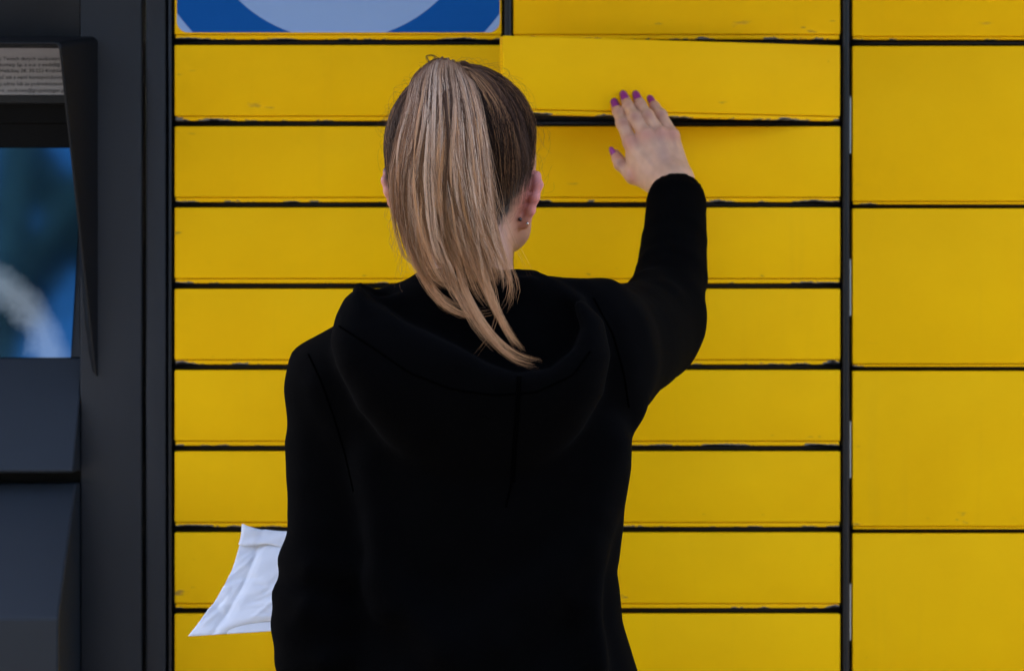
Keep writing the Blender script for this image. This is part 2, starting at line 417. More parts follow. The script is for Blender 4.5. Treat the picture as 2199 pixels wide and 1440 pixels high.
# hood frame round the screen recess
def hood():
    rim = []; base = []; rin = []; bin_ = []
    rim.append(P(-620, 90, -.12)); base.append(P(-560, 79, -.0004)); rin.append(P(-620, 96, -.12)); bin_.append(P(-560, 104, .04))
    for k in range(7):
        a = R(90 - 90 * k / 6)
        rim.append(P(118 + 14 * math.cos(a), 104 - 14 * math.sin(a), -.12))
        rin.append(P(116 + 10.5 * math.cos(a), 106.5 - 10.5 * math.sin(a), -.12))
        base.append(P(196 + 14 * math.cos(a), 93 - 14 * math.sin(a), -.0004))
        bin_.append(P(158 + 10 * math.cos(a), 114 - 10 * math.sin(a), .04))
    n = 12
    for k in range(1, n + 1):
        t = k / n
        yy = -.12 * (1 - t) - .004 * t
        rim.append(P(132 + 75 * t, 104 + 704 * t, yy)); rin.append(P(126.5 + 75 * t, 106 + 692 * t, yy))
        base.append(P(210, 93 + 716 * t, -.0004)); bin_.append(P(170, 124 + 640 * t, .04))
    n = len(rim); V = base + rim + rin + bin_; F = []
    for i in range(n - 1):
        for s in range(3):
            F.append((s * n + i, s * n + i + 1, (s + 1) * n + i + 1, (s + 1) * n + i))
    F.append((n - 1, 4 * n - 1, 3 * n - 1, 2 * n - 1))
    me = mesh('screen_hood', V, F)
    bm = bmesh.new(); bm.from_mesh(me); bmesh.ops.recalc_face_normals(bm, faces=bm.faces); bm.to_mesh(me); bm.free()
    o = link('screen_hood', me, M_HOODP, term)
    md = o.modifiers.new('bevel', 'BEVEL'); md.width = .0015; md.segments = 2; md.limit_method = 'ANGLE'; md.angle_limit = R(25)
    return o
hood()
#PERSON
# ------------------------------------------------------------------ implicit-surface modelling (numpy)
class Grid:
    def __init__(s, lo, hi, h):
        s.lo = np.array(lo, np.float32); s.h = h
        s.n = np.ceil((np.array(hi) - np.array(lo)) / h).astype(int) + 1
        ax = [s.lo[i] + h * np.arange(s.n[i], dtype=np.float32) for i in range(3)]
        s.x, s.y, s.z = np.meshgrid(*ax, indexing='ij', sparse=True)
        s.d = np.full(tuple(s.n), 1e3, np.float32)
    def sub(s, lo, hi):
        a = np.clip(np.floor((np.array(lo) - s.lo) / s.h).astype(int), 0, s.n); b = np.clip(np.ceil((np.array(hi) - s.lo) / s.h).astype(int) + 1, 0, s.n)
        return tuple(slice(int(a[i]), int(b[i])) for i in range(3))
    def add(s, fn, lo, hi, k, op='union'):
        m = k * 1.3 + 3 * s.h
        lo = [v - m for v in lo]; hi = [v + m for v in hi]
        sl = s.sub(lo, hi)
        if any(q.start >= q.stop for q in sl): return
        x = s.x[sl[0]]; y = s.y[:, sl[1]]; z = s.z[:, :, sl[2]]
        d = fn(x, y, z).astype(np.float32); c = s.d[sl]
        if op == 'union': s.d[sl] = smin(c, d, k)
        else: s.d[sl] = -smin(-c, d, k)
    def cone(s, a, b, ra, rb, k=.01, op='union', flat=None):
        a = np.array(a, np.float32); b = np.array(b, np.float32); ba = b - a; L2 = float(ba @ ba) + 1e-12
        rm = max(ra, rb)
        def fn(x, y, z):
            px, py, pz = x - a[0], y - a[1], z - a[2]
            h = np.clip((px * ba[0] + py * ba[1] + pz * ba[2]) / L2, 0, 1)
            return np.sqrt((px - h * ba[0]) ** 2 + (py - h * ba[1]) ** 2 + (pz - h * ba[2]) ** 2) - (ra + (rb - ra) * h)
        s.add(fn, np.minimum(a, b) - rm, np.maximum(a, b) + rm, k, op)
    def chain(s, pts, rads, k=.01, op='union'):
        pts = [np.array(p, np.float32) for p in pts]; rm = max(rads)
        def fn(x, y, z):
            out = None
            for a, b, ra, rb in zip(pts[:-1], pts[1:], rads[:-1], rads[1:]):
                ba = b - a; L2 = float(ba @ ba) + 1e-12; px, py, pz = x - a[0], y - a[1], z - a[2]
                h = np.clip((px * ba[0] + py * ba[1] + pz * ba[2]) / L2, 0, 1); h2 = h * h * (3 - 2 * h) * .5 + h * .5
                d = np.sqrt((px - h * ba[0]) ** 2 + (py - h * ba[1]) ** 2 + (pz - h * ba[2]) ** 2) - (ra + (rb - ra) * h2)
                out = d if out is None else smin(out, d, .004)
            return out
        s.add(fn, np.min(pts, 0) - rm, np.max(pts, 0) + rm, k, op)
    def ell(s, c, r, k=.01, rot=None, op='union'):
        c = np.array(c, np.float32); r = np.array(r, np.float32)
        Rm = np.array(rot, np.float32) if rot is not None else np.eye(3, dtype=np.float32)
        def fn(x, y, z):
            p = [x - c[0], y - c[1], z - c[2]]
            q = [Rm[0][i] * p[0] + Rm[1][i] * p[1] + Rm[2][i] * p[2] for i in range(3)]
            k0 = np.sqrt(sum((q[i] / r[i]) ** 2 for i in range(3))); k1 = np.sqrt(sum((q[i] / r[i] ** 2) ** 2 for i in range(3))) + 1e-6
            return k0 * (k0 - 1) / k1
        m = float(r.max()); s.add(fn, c - m, c + m, k, op)
    def mesh(s):
        return surface_nets(s.d, s.lo, s.h)
def smin(a, b, k):
    h = np.maximum(k - np.abs(a - b), 0) / k
    return np.minimum(a, b) - h * h * k * .25
def surface_nets(d, lo, h):
    ins = d < 0
    sh = d.shape
    c8 = [ins[i:sh[0] - 1 + i, j:sh[1] - 1 + j, k:sh[2] - 1 + k] for i in (0, 1) for j in (0, 1) for k in (0, 1)]
    cnt = sum(c.astype(np.int8) for c in c8); mixed = (cnt > 0) & (cnt < 8)
    idx = np.argwhere(mixed); ids = np.full(mixed.shape, -1, np.int32); ids[mixed] = np.arange(len(idx))
    acc = np.zeros((len(idx), 3), np.float64); num = np.zeros(len(idx))
    corners = [(i, j, k) for i in (0, 1) for j in (0, 1) for k in (0, 1)]
    val = {c: d[idx[:, 0] + c[0], idx[:, 1] + c[1], idx[:, 2] + c[2]] for c in corners}
    for a in corners:
        for ax in range(3):
            if a[ax]: continue
            b = list(a); b[ax] = 1; b = tuple(b)
            va, vb = val[a], val[b]; cr = (va < 0) != (vb < 0)
            t = np.where(cr, va / np.where(cr, va - vb, 1), 0)
            p = np.array(a, float)[None] + t[:, None] * (np.array(b, float) - np.array(a, float))[None]
            acc[cr] += p[cr]; num[cr] += 1
    V = (idx + acc / num[:, None]) * h + lo[None]
    Q = []
    for ax in range(3):
        u, v = (ax + 1) % 3, (ax + 2) % 3
        s0 = [slice(None)] * 3; s1 = [slice(None)] * 3; s0[ax] = slice(0, -1); s1[ax] = slice(1, None)
        a, b = ins[tuple(s0)], ins[tuple(s1)]
        for flip, e in ((False, a & ~b), (True, ~a & b)):
            p = np.argwhere(e)
            ok = (p[:, u] > 0) & (p[:, v] > 0) & (p[:, u] < sh[u] - 1) & (p[:, v] < sh[v] - 1); p = p[ok]
            def cell(du, dv):
                q = p.copy(); q[:, u] += du; q[:, v] += dv; return ids[q[:, 0], q[:, 1], q[:, 2]]
            quad = np.stack([cell(-1, -1), cell(0, -1), cell(0, 0), cell(-1, 0)], 1)
            Q.append(quad[:, ::-1] if flip else quad)
    return V, np.concatenate(Q)
_rs = np.random.RandomState(5)
_nv = _rs.normal(size=(14, 3)); _nv /= np.linalg.norm(_nv, axis=1)[:, None]; _np = _rs.uniform(0, 6.28, 14); _nf = _rs.uniform(.6, 1.6, 14)
def wob(V, scale):
    V = np.asarray(V); a = sum(np.sin((V @ _nv[i]) * scale * _nf[i] + _np[i] + 1.3 * np.sin((V @ _nv[(i + 5) % 14]) * scale * .7 + _np[(i + 3) % 14])) for i in range(14))
    return a / 5.0
def vnormals(V, Q):
    n = np.zeros_like(V); fn = np.cross(V[Q[:, 2]] - V[Q[:, 0]], V[Q[:, 3]] - V[Q[:, 1]])
    for i in range(4): np.add.at(n, Q[:, i], fn)
    return n / (np.linalg.norm(n, axis=1)[:, None] + 1e-12)
def attr(me, name, cols):
    a = me.color_attributes.new(name, 'FLOAT_COLOR', 'POINT')
    c = np.ones((len(me.vertices), 4), np.float32); c[:, :3] = cols; a.data.foreach_set('color', c.ravel())
def use_attr(m, name):
    nt = m.node_tree; n = nt.nodes.new('ShaderNodeVertexColor'); n.layer_name = name
    nt.links.new(n.outputs['Color'], nt.nodes['Principled BSDF'].inputs['Base Color'])

M_SKIN = mat('skin', (.52, .30, .23), .5, spec=.35, bump=(420, .12, .0006)); use_attr(M_SKIN, 'tone')
M_SKIN.node_tree.nodes['Principled BSDF'].inputs['Subsurface Weight'].default_value = .12
M_SKIN.node_tree.nodes['Principled BSDF'].inputs['Subsurface Radius'].default_value = (.006, .0025, .0012)
M_SKIN.node_tree.nodes['Principled BSDF'].inputs['Subsurface Scale'].default_value = 1.0
M_CLOTH = mat('black_jersey', (.0011, .0011, .0013), .95, spec=.015, bump=(900, .35, .0012), var=(30, .12))
M_CLOTH.node_tree.nodes['Principled BSDF'].inputs['Sheen Weight'].default_value = .004
M_SEAM = mat('black_seam_thread', (.0006, .0006, .0007), .95, spec=.0)
M_NAIL = mat('purple_nail_varnish', (.27, .022, .20), .3, spec=.4)
M_EAR = mat('polished_metal_bead', (.65, .6, .52), .18, metal=1)
M_BEAD = mat('dark_bead', (.05, .03, .035), .2)
M_TROU = mat('dark_denim', (.02, .024, .04), .9); M_SHOE = mat('white_trainer', (.6, .6, .6), .6)

person = empty('person', P(1020, 720, -.56) * 1.0, 'woman in black hoodie with blond ponytail, reaching up to an open yellow door', 'person')
person.location.z = 0
v3 = lambda q: np.array(P(*q), np.float32)

# ------------------------------------------------------------------ body: hand, head and neck, limbs (one mesh)
parts_V = []; parts_Q = []; parts_C = []
def push(V, Q, C):
    off = sum(len(v) for v in parts_V); parts_V.append(V); parts_Q.append(Q + off); parts_C.append(C)
SKIN = np.array((.62, .355, .225)); PINK = np.array((.54, .21, .15)); DEEP = np.array((.38, .16, .115))
vh = lambda q: v3((q[0], q[1], q[2] - .0125))      # the whole hand, resting on the open door
# right hand, back towards the camera, fingertips on the open door
g = Grid((.085, -.19, 1.545), (.245, -.052, 1.70), .0011)
fingers = {
 'index': ([(1354, 306, -.098), (1337, 264, -.089), (1327.5, 241, -.077), (1322, 228, -.0685)], (.0094, .0076, .0067, .0056)),
 'middle': ([(1387, 292, -.101), (1362, 252, -.093), (1348.5, 227, -.079), (1342, 212, -.069)], (.0097, .0078, .0068, .0057)),
 'ring': ([(1418, 290, -.099), (1390, 249, -.091), (1375, 225, -.077), (1369, 212, -.068)], (.0094, .0076, .0067, .0056)),
 'little': ([(1444, 292, -.094), (1419, 247, -.084), (1406, 229, -.073), (1400, 219, -.0655)], (.0086, .0067, .0060, .0050)),
 'thumb': ([(1360, 379, -.099), (1333, 352, -.086), (1326, 340, -.081), (1321.5, 330, -.078)], (.0100, .0075, .0066, .0052)),
}
wr = {'index': (1426, 394, -.134), 'middle': (1440, 392, -.137), 'ring': (1455, 390, -.135), 'little': (1467, 388, -.130)}
wrad = {'index': .0135, 'middle': .014, 'ring': .0135, 'little': .0115}
for f in ('index', 'middle', 'ring', 'little'):
    pts, r = fingers[f]
    g.cone(vh(wr[f]), vh(pts[0]), wrad[f], r[0] * .93, .009)
# palm filling behind the metacarpals and the ball of the thumb
g.cone(vh((1430, 385, -.122)), vh((1376, 328, -.088)), .014, .009, .012)
g.cone(vh((1455, 385, -.120)), vh((1424, 318, -.088)), .014, .010, .012)
g.cone(vh((1418, 396, -.120)), vh((1362, 374, -.100)), .0155, .0108, .012)
g.cone(vh((1412, 388, -.122)), vh((1360, 338, -.097)), .012, .0085, .012)
for f in fingers:
    pts, r = fingers[f]
    fg = Grid(g.lo, g.lo + g.h * (g.n - 1), .0011)
    for i in range(0, 3): fg.cone(vh(pts[i]), vh(pts[i + 1]), r[i] * (.94 if i == 0 else 1), r[i + 1], .003)
    if f != 'thumb':
        pass
    fg.ell(vh(pts[1]), (r[1] * 1.03,) * 3, .004)
    # fingers meet each other with a crease, but grow smoothly out of the palm
    near_base = np.clip(1 - np.sqrt((g.x - vh(pts[0])[0]) ** 2 + (g.y - vh(pts[0])[1]) ** 2 + (g.z - vh(pts[0])[2]) ** 2) / (.017 if f != 'thumb' else .025), 0, 1)
    g.d = smin(g.d, fg.d, (.0006 + .008 * near_base).astype(np.float32))
# knuckle heads and tendons
for f, b in (('index', .0046), ('middle', .0054), ('ring', .0044), ('little', .0040)):
    pts, r = fingers[f]
    q = vh(pts[0]) + np.array((0, -.0066, .001)); g.ell(q, (b, b * .8, b * 1.3), .009)
    e = vh(wr[f]) + np.array((0, -.0158, 0)); g.cone(q, e * .8 + q * .2, .0030, .0018, .0035)
# wrist into sleeve
g.chain([vh((1447, 392, -.135)), vh((1452, 440, -.170)), vh((1450, 520, -.22))], (.0205, .0215, .024), .014)
V, Q = g.mesh()
N_ = vnormals(V, Q)
C = np.tile(SKIN, (len(V), 1))
def near(V, c, r): return np.exp(-(np.linalg.norm(V - c, axis=1) / r) ** 2)[:, None]
C = C * (1 + .06 * wob(V, 420)[:, None] + .05 * wob(V, 130)[:, None] * np.array((.6, 1.2, 1.3)))
for f in fingers:
    pts, r = fingers[f]
    for i, a, rad in ((0, .75, .010), (1, .85, .0060), (2, .5, .0045), (3, .65, .009)):
        m_ = near(V, vh(pts[i]) + np.array((0, -r[i], 0)), rad) * a; C = C * (1 - m_) + (PINK * .92 if i != 1 else DEEP) * m_
for f, q in (('v1', [(1420, 300, -.112), (1432, 350, -.138)]), ('v2', [(1400, 310, -.112), (1428, 365, -.14)])):
    a, b = vh(q[0]), vh(q[1])
    t = np.clip(((V - a) @ (b - a)) / ((b - a) @ (b - a)), 0, 1); dd = np.linalg.norm(V - a - t[:, None] * (b - a), axis=1)
    m_ = np.exp(-(dd / .006) ** 2)[:, None] * .18; C = C * (1 - m_) + np.array((.36, .27, .28)) * m_
push(V, Q, C)

# head: local frame, face turned a little to her right; world = HC + Rz(yaw) * local
HC = np.array(P(995, 322, -.52)); YAW = R(-15)
Rz = np.array(((math.cos(YAW), -math.sin(YAW), 0), (math.sin(YAW), math.cos(YAW), 0), (0, 0, 1)))
hl = lambda x, y, z: HC + Rz @ np.array((x, y, z))
g = Grid((HC[0] - .115, -.64, 1.38), (HC[0] + .125, -.385, HC[2] + .105), .0021)
g.ell(hl(0, 0, .004), (.073, .094, .083), .01, Rz)                 # skull
g.ell(hl(0, .022, -.035), (.062, .068, .07), .03, Rz)              # face mass
g.cone(hl(.041, .035, -.083), hl(.012, .075, -.112), .017, .015, .02)
g.cone(hl(-.041, .035, -.083), hl(-.012, .075, -.112), .017, .015, .02)
g.cone(hl(.012, .075, -.108), hl(-.012, .075, -.108), .016, .016, .02)   # chin
g.cone(hl(.050, .008, -.045), hl(.041, .035, -.083), .019, .017, .02)
g.cone(hl(-.050, .008, -.045), hl(-.041, .035, -.083), .019, .017, .02)
g.cone(hl(0, .086, -.012), hl(0, .104, -.045), .007, .010, .010)    # nose
g.ell(hl(.011, .094, -.048), (.006, .008, .006), .006, Rz); g.ell(hl(-.011, .094, -.048), (.006, .008, .006), .006, Rz)
g.ell(hl(0, .089, -.072), (.022, .010, .005), .004, Rz); g.ell(hl(0, .088, -.081), (.019, .010, .006), .004, Rz)   # lips
g.cone(hl(.012, .088, .006), hl(.045, .074, .006), .008, .007, .012); g.cone(hl(-.012, .088, .006), hl(-.045, .074, .006), .008, .007, .012)
for s in (-1, 1):
    g.ell(hl(s * .032, .090, -.012), (.016, .012, .010), .008, Rz, 'sub'); g.ell(hl(s * .032, .074, -.012), (.0125, .0125, .0125), .002)
# neck and shoulders under the hoodie
g.chain([HC + np.array((.004, .0, -.075)), v3((1004, 560, -.545)), v3((1004, 660, -.560))], (.050, .0465, .052), .02)
# ears: rim, lobe, plate
def ear(rim, root, lobe, k):
    rp = [v3(q) for q in rim]
    g.chain(rp, [.0040, .0046, .0046, .0042, .0042, .0046][:len(rp)], k)
    for q in rp[:-1]:
        c = q * .55 + v3(root) * .45 + np.array((0, .006, 0)); g.cone(q, c, .0035, .004, .004)
        g.cone(c, v3(root) + np.array((0, .002, .3 * (q[2] - v3(root)[2]))), .004, .006, .006)
    g.ell(v3(lobe), (.0062, .005, .0085), .006)
ear([(1135, 388, -.528), (1151, 378, -.535), (1156, 397, -.541), (1149, 425, -.543), (1140, 452, -.540), (1131, 470, -.535)], (1114, 420, -.520), (1126, 476, -.532), .004)
ear([(850, 378, -.528), (834, 368, -.535), (829, 388, -.541), (834, 412, -.543), (843, 436, -.540), (852, 452, -.535)], (872, 410, -.520), (857, 458, -.532), .004)
V, Q = g.mesh()
L = (V - HC) @ Rz            # to local
C = np.tile(SKIN * np.array((.66, .55, .50)), (len(V), 1)) * (1 + .04 * wob(V, 120)[:, None])  # head and neck skin darkened, painting in the shade of the hair
earm = np.clip((np.abs(L[:, 0]) - .0715) / .006, 0, 1)[:, None] * ((L[:, 2] < -.02) & (L[:, 2] > -.09))[:, None]
C = C * (1 - .75 * earm) + np.array((.62, .21, .19)) * .75 * earm
for ec in ((1134, 425, -.535), (846, 415, -.535)):
    m_ = near(V * np.array((1, 1, .55)), v3(ec) * np.array((1, 1, .55)), .016); C = C * (1 - .85 * m_) + np.array((.58, .20, .17)) * .85 * m_
for ec in ((1117, 435, -.530), (1121, 455, -.530)):
    m_ = near(V, v3(ec), .007); C = C * (1 - .6 * m_) + np.array((.40, .09, .06)) * .6 * m_
def hairzone(L):
    x, y, z = L[:, 0], L[:, 1], L[:, 2]
    low = -.104 + .070 * np.clip((np.abs(x) - .032) / .042, 0, 1) ** 1.5
    front = np.where(y > .0, .0 + (y / .09) * .058, -1)
    return np.minimum(z - low, z - front)
hz = np.clip(hairzone(L) / .016 + .25 * wob(V, 500), 0, 1)[:, None] * (np.abs(L[:, 0]) < .077)[:, None]
C = C * (1 - hz) + np.array((.022, .0135, .010)) * hz
ls = near(V, hl(0, .098, -.077), .016); C = C * (1 - .6 * ls) + np.array((.45, .12, .12)) * .6 * ls
push(V, Q, C)
# trunk and limbs inside the clothes, left hand on the parcel
g = Grid((P(600, 0, -.6).x, -.67, .06), (P(1480, 0, -.3).x + .03, -.20, 1.50), .006)
g.chain([v3((1004, 640, -.56)), v3((1010, 780, -.56)), v3((1035, 1150, -.56)), v3((1040, 1420, -.56))], (.045, .07, .07, .08), .04)
g.chain([v3((760, 850, -.56)), v3((705, 1340, -.59)), v3((705, 1330, -.40))], (.036, .034, .026), .02)
g.chain([v3((1270, 745, -.56)), v3((1420, 690, -.34)), v3((1450, 500, -.21))], (.038, .034, .026), .02)
g.cone(v3((760, 850, -.56)), v3((1270, 745, -.56)), .045, .045, .04)
for s, x in ((-1, 905), (1, 1165)):
    hip = v3((x, 1480, -.56)); g.chain([hip, np.array((hip[0], -.545, .50)), np.array((hip[0], -.57, .10))], (.075, .05, .036), .04)
V, Q = g.mesh(); push(V, Q, np.tile(SKIN, (len(V), 1)))
g = Grid((P(640, 0, -.35).x - .02, -.42, P(0, 1420, -.35).z), (P(800, 0, -.35).x, -.28, P(0, 1200, -.35).z), .0016)
g.chain([v3((705, 1330, -.41)), v3((700, 1320, -.375))], (.024, .020), .01)
for dy, zz in ((0, 1290), (1, 1308), (2, 1326), (3, 1342)):
    g.chain([v3((702, 1318, -.372)), v3((690, zz, -.345)), v3((672, zz + 2, -.325)), v3((664 + 2 * dy, zz + 6, -.318))], (.014, .0095, .0075, .0058), .005)
g.chain([v3((706, 1312, -.38)), v3((690, 1285, -.385)), v3((668, 1280, -.388)), v3((655, 1282, -.388))], (.013, .010, .0085, .0065), .006)
V, Q = g.mesh(); push(V, Q, np.tile(SKIN, (len(V), 1)))
me = np_mesh('body', np.concatenate(parts_V), np.concatenate(parts_Q)); attr(me, 'tone', np.clip(np.concatenate(parts_C), 0, 1))
body = link('body', me, M_SKIN, person)

# varnished nails on the back of each fingertip
def nail(f):
    pts, r = fingers[f]; a, b = Vector(vh(pts[2])), Vector(vh(pts[3])); t = (b - a).normalized()
    cv = Vector((0, -1, 0)) if f != 'thumb' else Vector((-.75, -.65, .1)).normalized()
    n = (cv - t * cv.dot(t)).normalized(); s = t.cross(n)
    rr = r[3]; Wn, Ln = rr * .80, rr * 1.45
    V = []; F = []; nu, nv = 9, 12
    c0 = b + t * rr * .30
    for j in range(nv + 1):
        v = -1 + 2 * j / nv
        wv = Wn * (1 - max(0, v) ** 2.2 * .98) ** .5 * (1 - max(0, -v) ** 6 * .35)
        for i in range(nu + 1):
            u = -1 + 2 * i / nu
            x = u * wv
            hgt = math.sqrt(max(0, (rr * 1.06) ** 2 - x * x)) - (.18 * rr * max(0, v) ** 2)
            V.append(c0 + t * (v * Ln) + s * x + n * (hgt - .10 * rr * 0))
    for j in range(nv):
        for i in range(nu):
            k = j * (nu + 1) + i; F.append((k, k + 1, k + nu + 2, k + nu + 1))
    me = mesh('fingernail', V, F, True)
    o = link('fingernail', me, M_NAIL, person)
    md = o.modifiers.new('thick', 'SOLIDIFY'); md.thickness = .0008; md.offset = 0
for f in fingers: nail(f)
def bead(name, c, r, m):
    bm = bmesh.new(); bmesh.ops.create_icosphere(bm, subdivisions=2, radius=r, matrix=Matrix.Translation(c)); me = bpy.data.meshes.new(name); bm.to_mesh(me); bm.free(); me.shade_smooth()
    link(name, me, m, person)
bead('earring', P(1132, 480, -.541), .0017, M_EAR); bead('earring', P(1117, 471, -.540), .0022, M_BEAD)

# ------------------------------------------------------------------ hoodie
g = Grid((P(560, 0, -.62).x, -.78, P(0, 1660, -.56).z), (P(1530, 0, -.2).x + .01, -.10, P(0, 340, -.2).z), .0042)
k56 = S * (D - .56) / D
secs = [(655, 1000, 120, .052, -.56), (700, 985, 215, .070, -.565), (760, 985, 300, .090, -.565), (830, 1010, 326, .102, -.562), (900, 1026, 328, .108, -.56), (1000, 1034, 321, .108, -.56), (1100, 1033, 308, .104, -.558), (1225, 1028, 296, .100, -.556),
        (1330, 1036, 304, .108, -.556), (1440, 1044, 326, .118, -.558), (1560, 1045, 345, .124, -.56), (1640, 1045, 330, .118, -.56)]
zs = np.array([P(0, s_[0], -.56).z for s_ in secs])[::-1]
def itp(col):
    v = np.array([s_[col] for s_ in secs], float)[::-1]
    return lambda z: np.interp(z, zs, v)
cxf, rxf, ryf, cyf = itp(1), itp(2), itp(3), itp(4)
def torso(x, y, z):
    cx = ((cxf(z) - 1099.5) * k56).astype(np.float32); rx = (rxf(z) * k56).astype(np.float32); ry = ryf(z).astype(np.float32); cy = cyf(z).astype(np.float32)
    e = 2.4
    q = (np.abs((x - cx) / rx) ** e + np.abs((y - cy) / ry) ** e) ** (1 / e)
    d = (q - 1) * np.minimum(rx, ry) * 1.0
    return np.maximum(d, np.maximum(z - zs[-1], zs[0] - z))
g.add(torso, (P(640, 0, -.56).x, -.70, zs[0]), (P(1450, 0, -.56).x, -.42, zs[-1]), .01)
# shoulders
g.cone(v3((960, 690, -.570)), v3((742, 832, -.562)), .060, .052, .04)
g.cone(v3((1040, 690, -.570)), v3((1262, 742, -.560)), .060, .058, .04)
# left arm with elbow bend
g.chain([v3((735, 845, -.562)), v3((706, 960, -.565)), v3((704, 1120, -.575)), v3((694, 1215, -.582))], (.0535, .0445, .0425, .0440), .02)
g.chain([v3((688, 1285, -.588)), v3((684, 1340, -.592)), v3((690, 1410, -.590)), v3((694, 1400, -.50)), v3((704, 1345, -.40))], (.0430, .0485, .0470, .044, .034), .012)
g.cone(v3((694, 1215, -.582)), v3((688, 1290, -.588)), .0445, .0430, .004)
# right arm raised and forward
g.chain([v3((1268, 748, -.560)), v3((1345, 722, -.45)), v3((1412, 690, -.345))], (.063, .0555, .0490), .03)
g.chain([v3((1412, 690, -.345)), v3((1437, 600, -.285)), v3((1447, 520, -.230)), v3((1454, 440, -.178)), v3((1455, 414, -.158))], (.0490, .0420, .0365, .0345, .0330), .02)
g.cone(v3((1290, 805, -.55)), v3((1400, 735, -.37)), .050, .042, .03)      # hanging underside of the sleeve
# cut the cuff square to the forearm
ca = v3((1455, 414, -.158)); fa = ca - v3((1449, 520, -.238)); fa /= np.linalg.norm(fa)
def cut(x, y, z): return -((x - ca[0]) * fa[0] + (y - ca[1]) * fa[1] + (z - ca[2]) * fa[2])
g.add(cut, ca - .06, ca + .07, .006, 'sub')
g.cone(ca - fa * .03, ca + fa * .04, .0275, .0280, .003, 'sub')
# folds: soft ridges
def fold(pts, r=.007, k=.022): g.chain([v3(q) for q in pts], [r] * len(pts), k)
# hood lying on the back
def poly_sdf(px_pts, y):
    pts = np.array([(P(a, b, y).x, P(a, b, y).z) for a, b in px_pts], np.float32)
    def fn(x, z):
        d2 = np.full(np.broadcast(x, z).shape, 1e9, np.float32); ins = np.zeros(d2.shape, bool)
        for i in range(len(pts)):
            a = pts[i]; b = pts[(i + 1) % len(pts)]; e = b - a
            t = np.clip(((x - a[0]) * e[0] + (z - a[1]) * e[1]) / float(e @ e), 0, 1)
            d2 = np.minimum(d2, (x - a[0] - t * e[0]) ** 2 + (z - a[1] - t * e[1]) ** 2)
            c = (a[1] > z) != (b[1] > z)
            ins ^= c & (x < (b[0] - a[0]) * (z - a[1]) / (b[1] - a[1] + 1e-12) + a[0])
        d = np.sqrt(d2); return np.where(ins, -d, d)
    return fn
hood_o = [(768, 612), (738, 640), (716, 682), (706, 730), (722, 790), (765, 880), (825, 955), (900, 1030), (985, 1078), (1072, 1102), (1115, 1082), (1180, 1010), (1248, 920), (1292, 840), (1304, 760), (1290, 690), (1250, 645), (1190, 612), (1140, 586), (1112, 592), (1085, 640), (930, 640), (850, 628), (805, 632)]
hood_c = [(786, 618), (800, 640), (870, 692), (960, 738), (1040, 776), (1110, 797), (1180, 789), (1232, 752), (1252, 705), (1236, 655), (1185, 618), (1150, 560), (1000, 540), (850, 560)]
fo = poly_sdf(hood_o, -.665); fc = poly_sdf(hood_c, -.675)
ztop = P(0, 600, -.66).z; zbot = P(0, 1100, -.66).z
def hoodf(x, y, z):
    t = np.clip((ztop - z) / (ztop - zbot), 0, 1)
    ym = (-.615 - .040 * np.sin(np.pi * np.clip(t * 1.05 + .10, 0, 1))).astype(np.float32)   # mid depth of the pouch
    hh = (.044 + .020 * np.sin(np.pi * t)).astype(np.float32)
    d2 = fo(x, z); r = .036
    a = np.maximum(d2 + r, 0); b = np.maximum(np.abs(y - ym) - hh + r, 0)
    return np.sqrt(a * a + b * b) - r + np.minimum(np.maximum(d2 + r, np.abs(y - ym) - hh + r), 0)
def cav(x, y, z):
    d2 = fc(x, z)
    t = np.clip((ztop - z) / (ztop - zbot), 0, 1)
    return np.maximum(d2, y - (-.618 - .06 * t))
hlo = (P(700, 0, -.66).x, -.75, zbot - .01); hhi = (P(1310, 0, -.66).x, -.54, ztop + .02)
def hood_shell(x, y, z):
    return -smin(-hoodf(x, y, z), cav(x, y, z), .014)
g.cone(v3((1004, 520, -.548)), v3((1004, 668, -.552)), .052, .054, .006, 'sub')
g.add(hood_shell, hlo, (hhi[0], hhi[1], hhi[2] + .03), .010)
# raised collar edges of the hood beside the neck
g.chain([v3((772, 622, -.60)), v3((800, 640, -.59)), v3((845, 634, -.575)), v3((890, 622, -.57))], (.006, .008, .007, .005), .012)
g.chain([v3((1105, 606, -.575)), v3((1140, 600, -.585)), v3((1185, 622, -.60)), v3((1235, 655, -.62))], (.006, .008, .008, .007), .012)
# cloth folds
fold([(1300, 640, -.555), (1345, 690, -.52), (1372, 770, -.47), (1360, 850, -.49)], .010, .03)
fold([(1250, 650, -.585), (1300, 720, -.605), (1322, 800, -.60), (1345, 875, -.58)], .008, .03)
fold([(1385, 610, -.36), (1420, 640, -.395), (1440, 690, -.39), (1430, 750, -.37)], .010, .025)
fold([(1400, 565, -.30), (1425, 585, -.322), (1455, 612, -.325)], .007, .018)
fold([(620, 1200, -.585), (670, 1225, -.625), (740, 1222, -.62)], .008, .02)
fold([(605, 1275, -.60), (660, 1305, -.635), (740, 1330, -.62)], .009, .02)
fold([(640, 1395, -.60), (700, 1420, -.64), (760, 1400, -.62)], .009, .02)
fold([(660, 770, -.56), (690, 830, -.61), (730, 920, -.61), (765, 1000, -.60)], .006, .02)
fold([(1300, 960, -.615), (1270, 1100, -.64), (1200, 1260, -.655), (1080, 1380, -.67)], .009, .035)
fold([(1300, 1040, -.605), (1270, 1180, -.63), (1262, 1300, -.645), (1280, 1420, -.655)], .008, .03)
fold([(1250, 1180, -.645), (1100, 1290, -.66), (950, 1400, -.67)], .007, .03)
fold([(820, 1250, -.64), (900, 1330, -.66), (1000, 1430, -.675)], .008, .035)
fold([(800, 1000, -.63), (815, 1150, -.645), (830, 1300, -.65)], .008, .03)
V, Q = g.mesh()
N_ = vnormals(V, Q)
V = V + N_ * (.0022 * wob(V, 34) + .0006 * wob(V * np.array((1, 1, 1.6)), 85))[:, None]
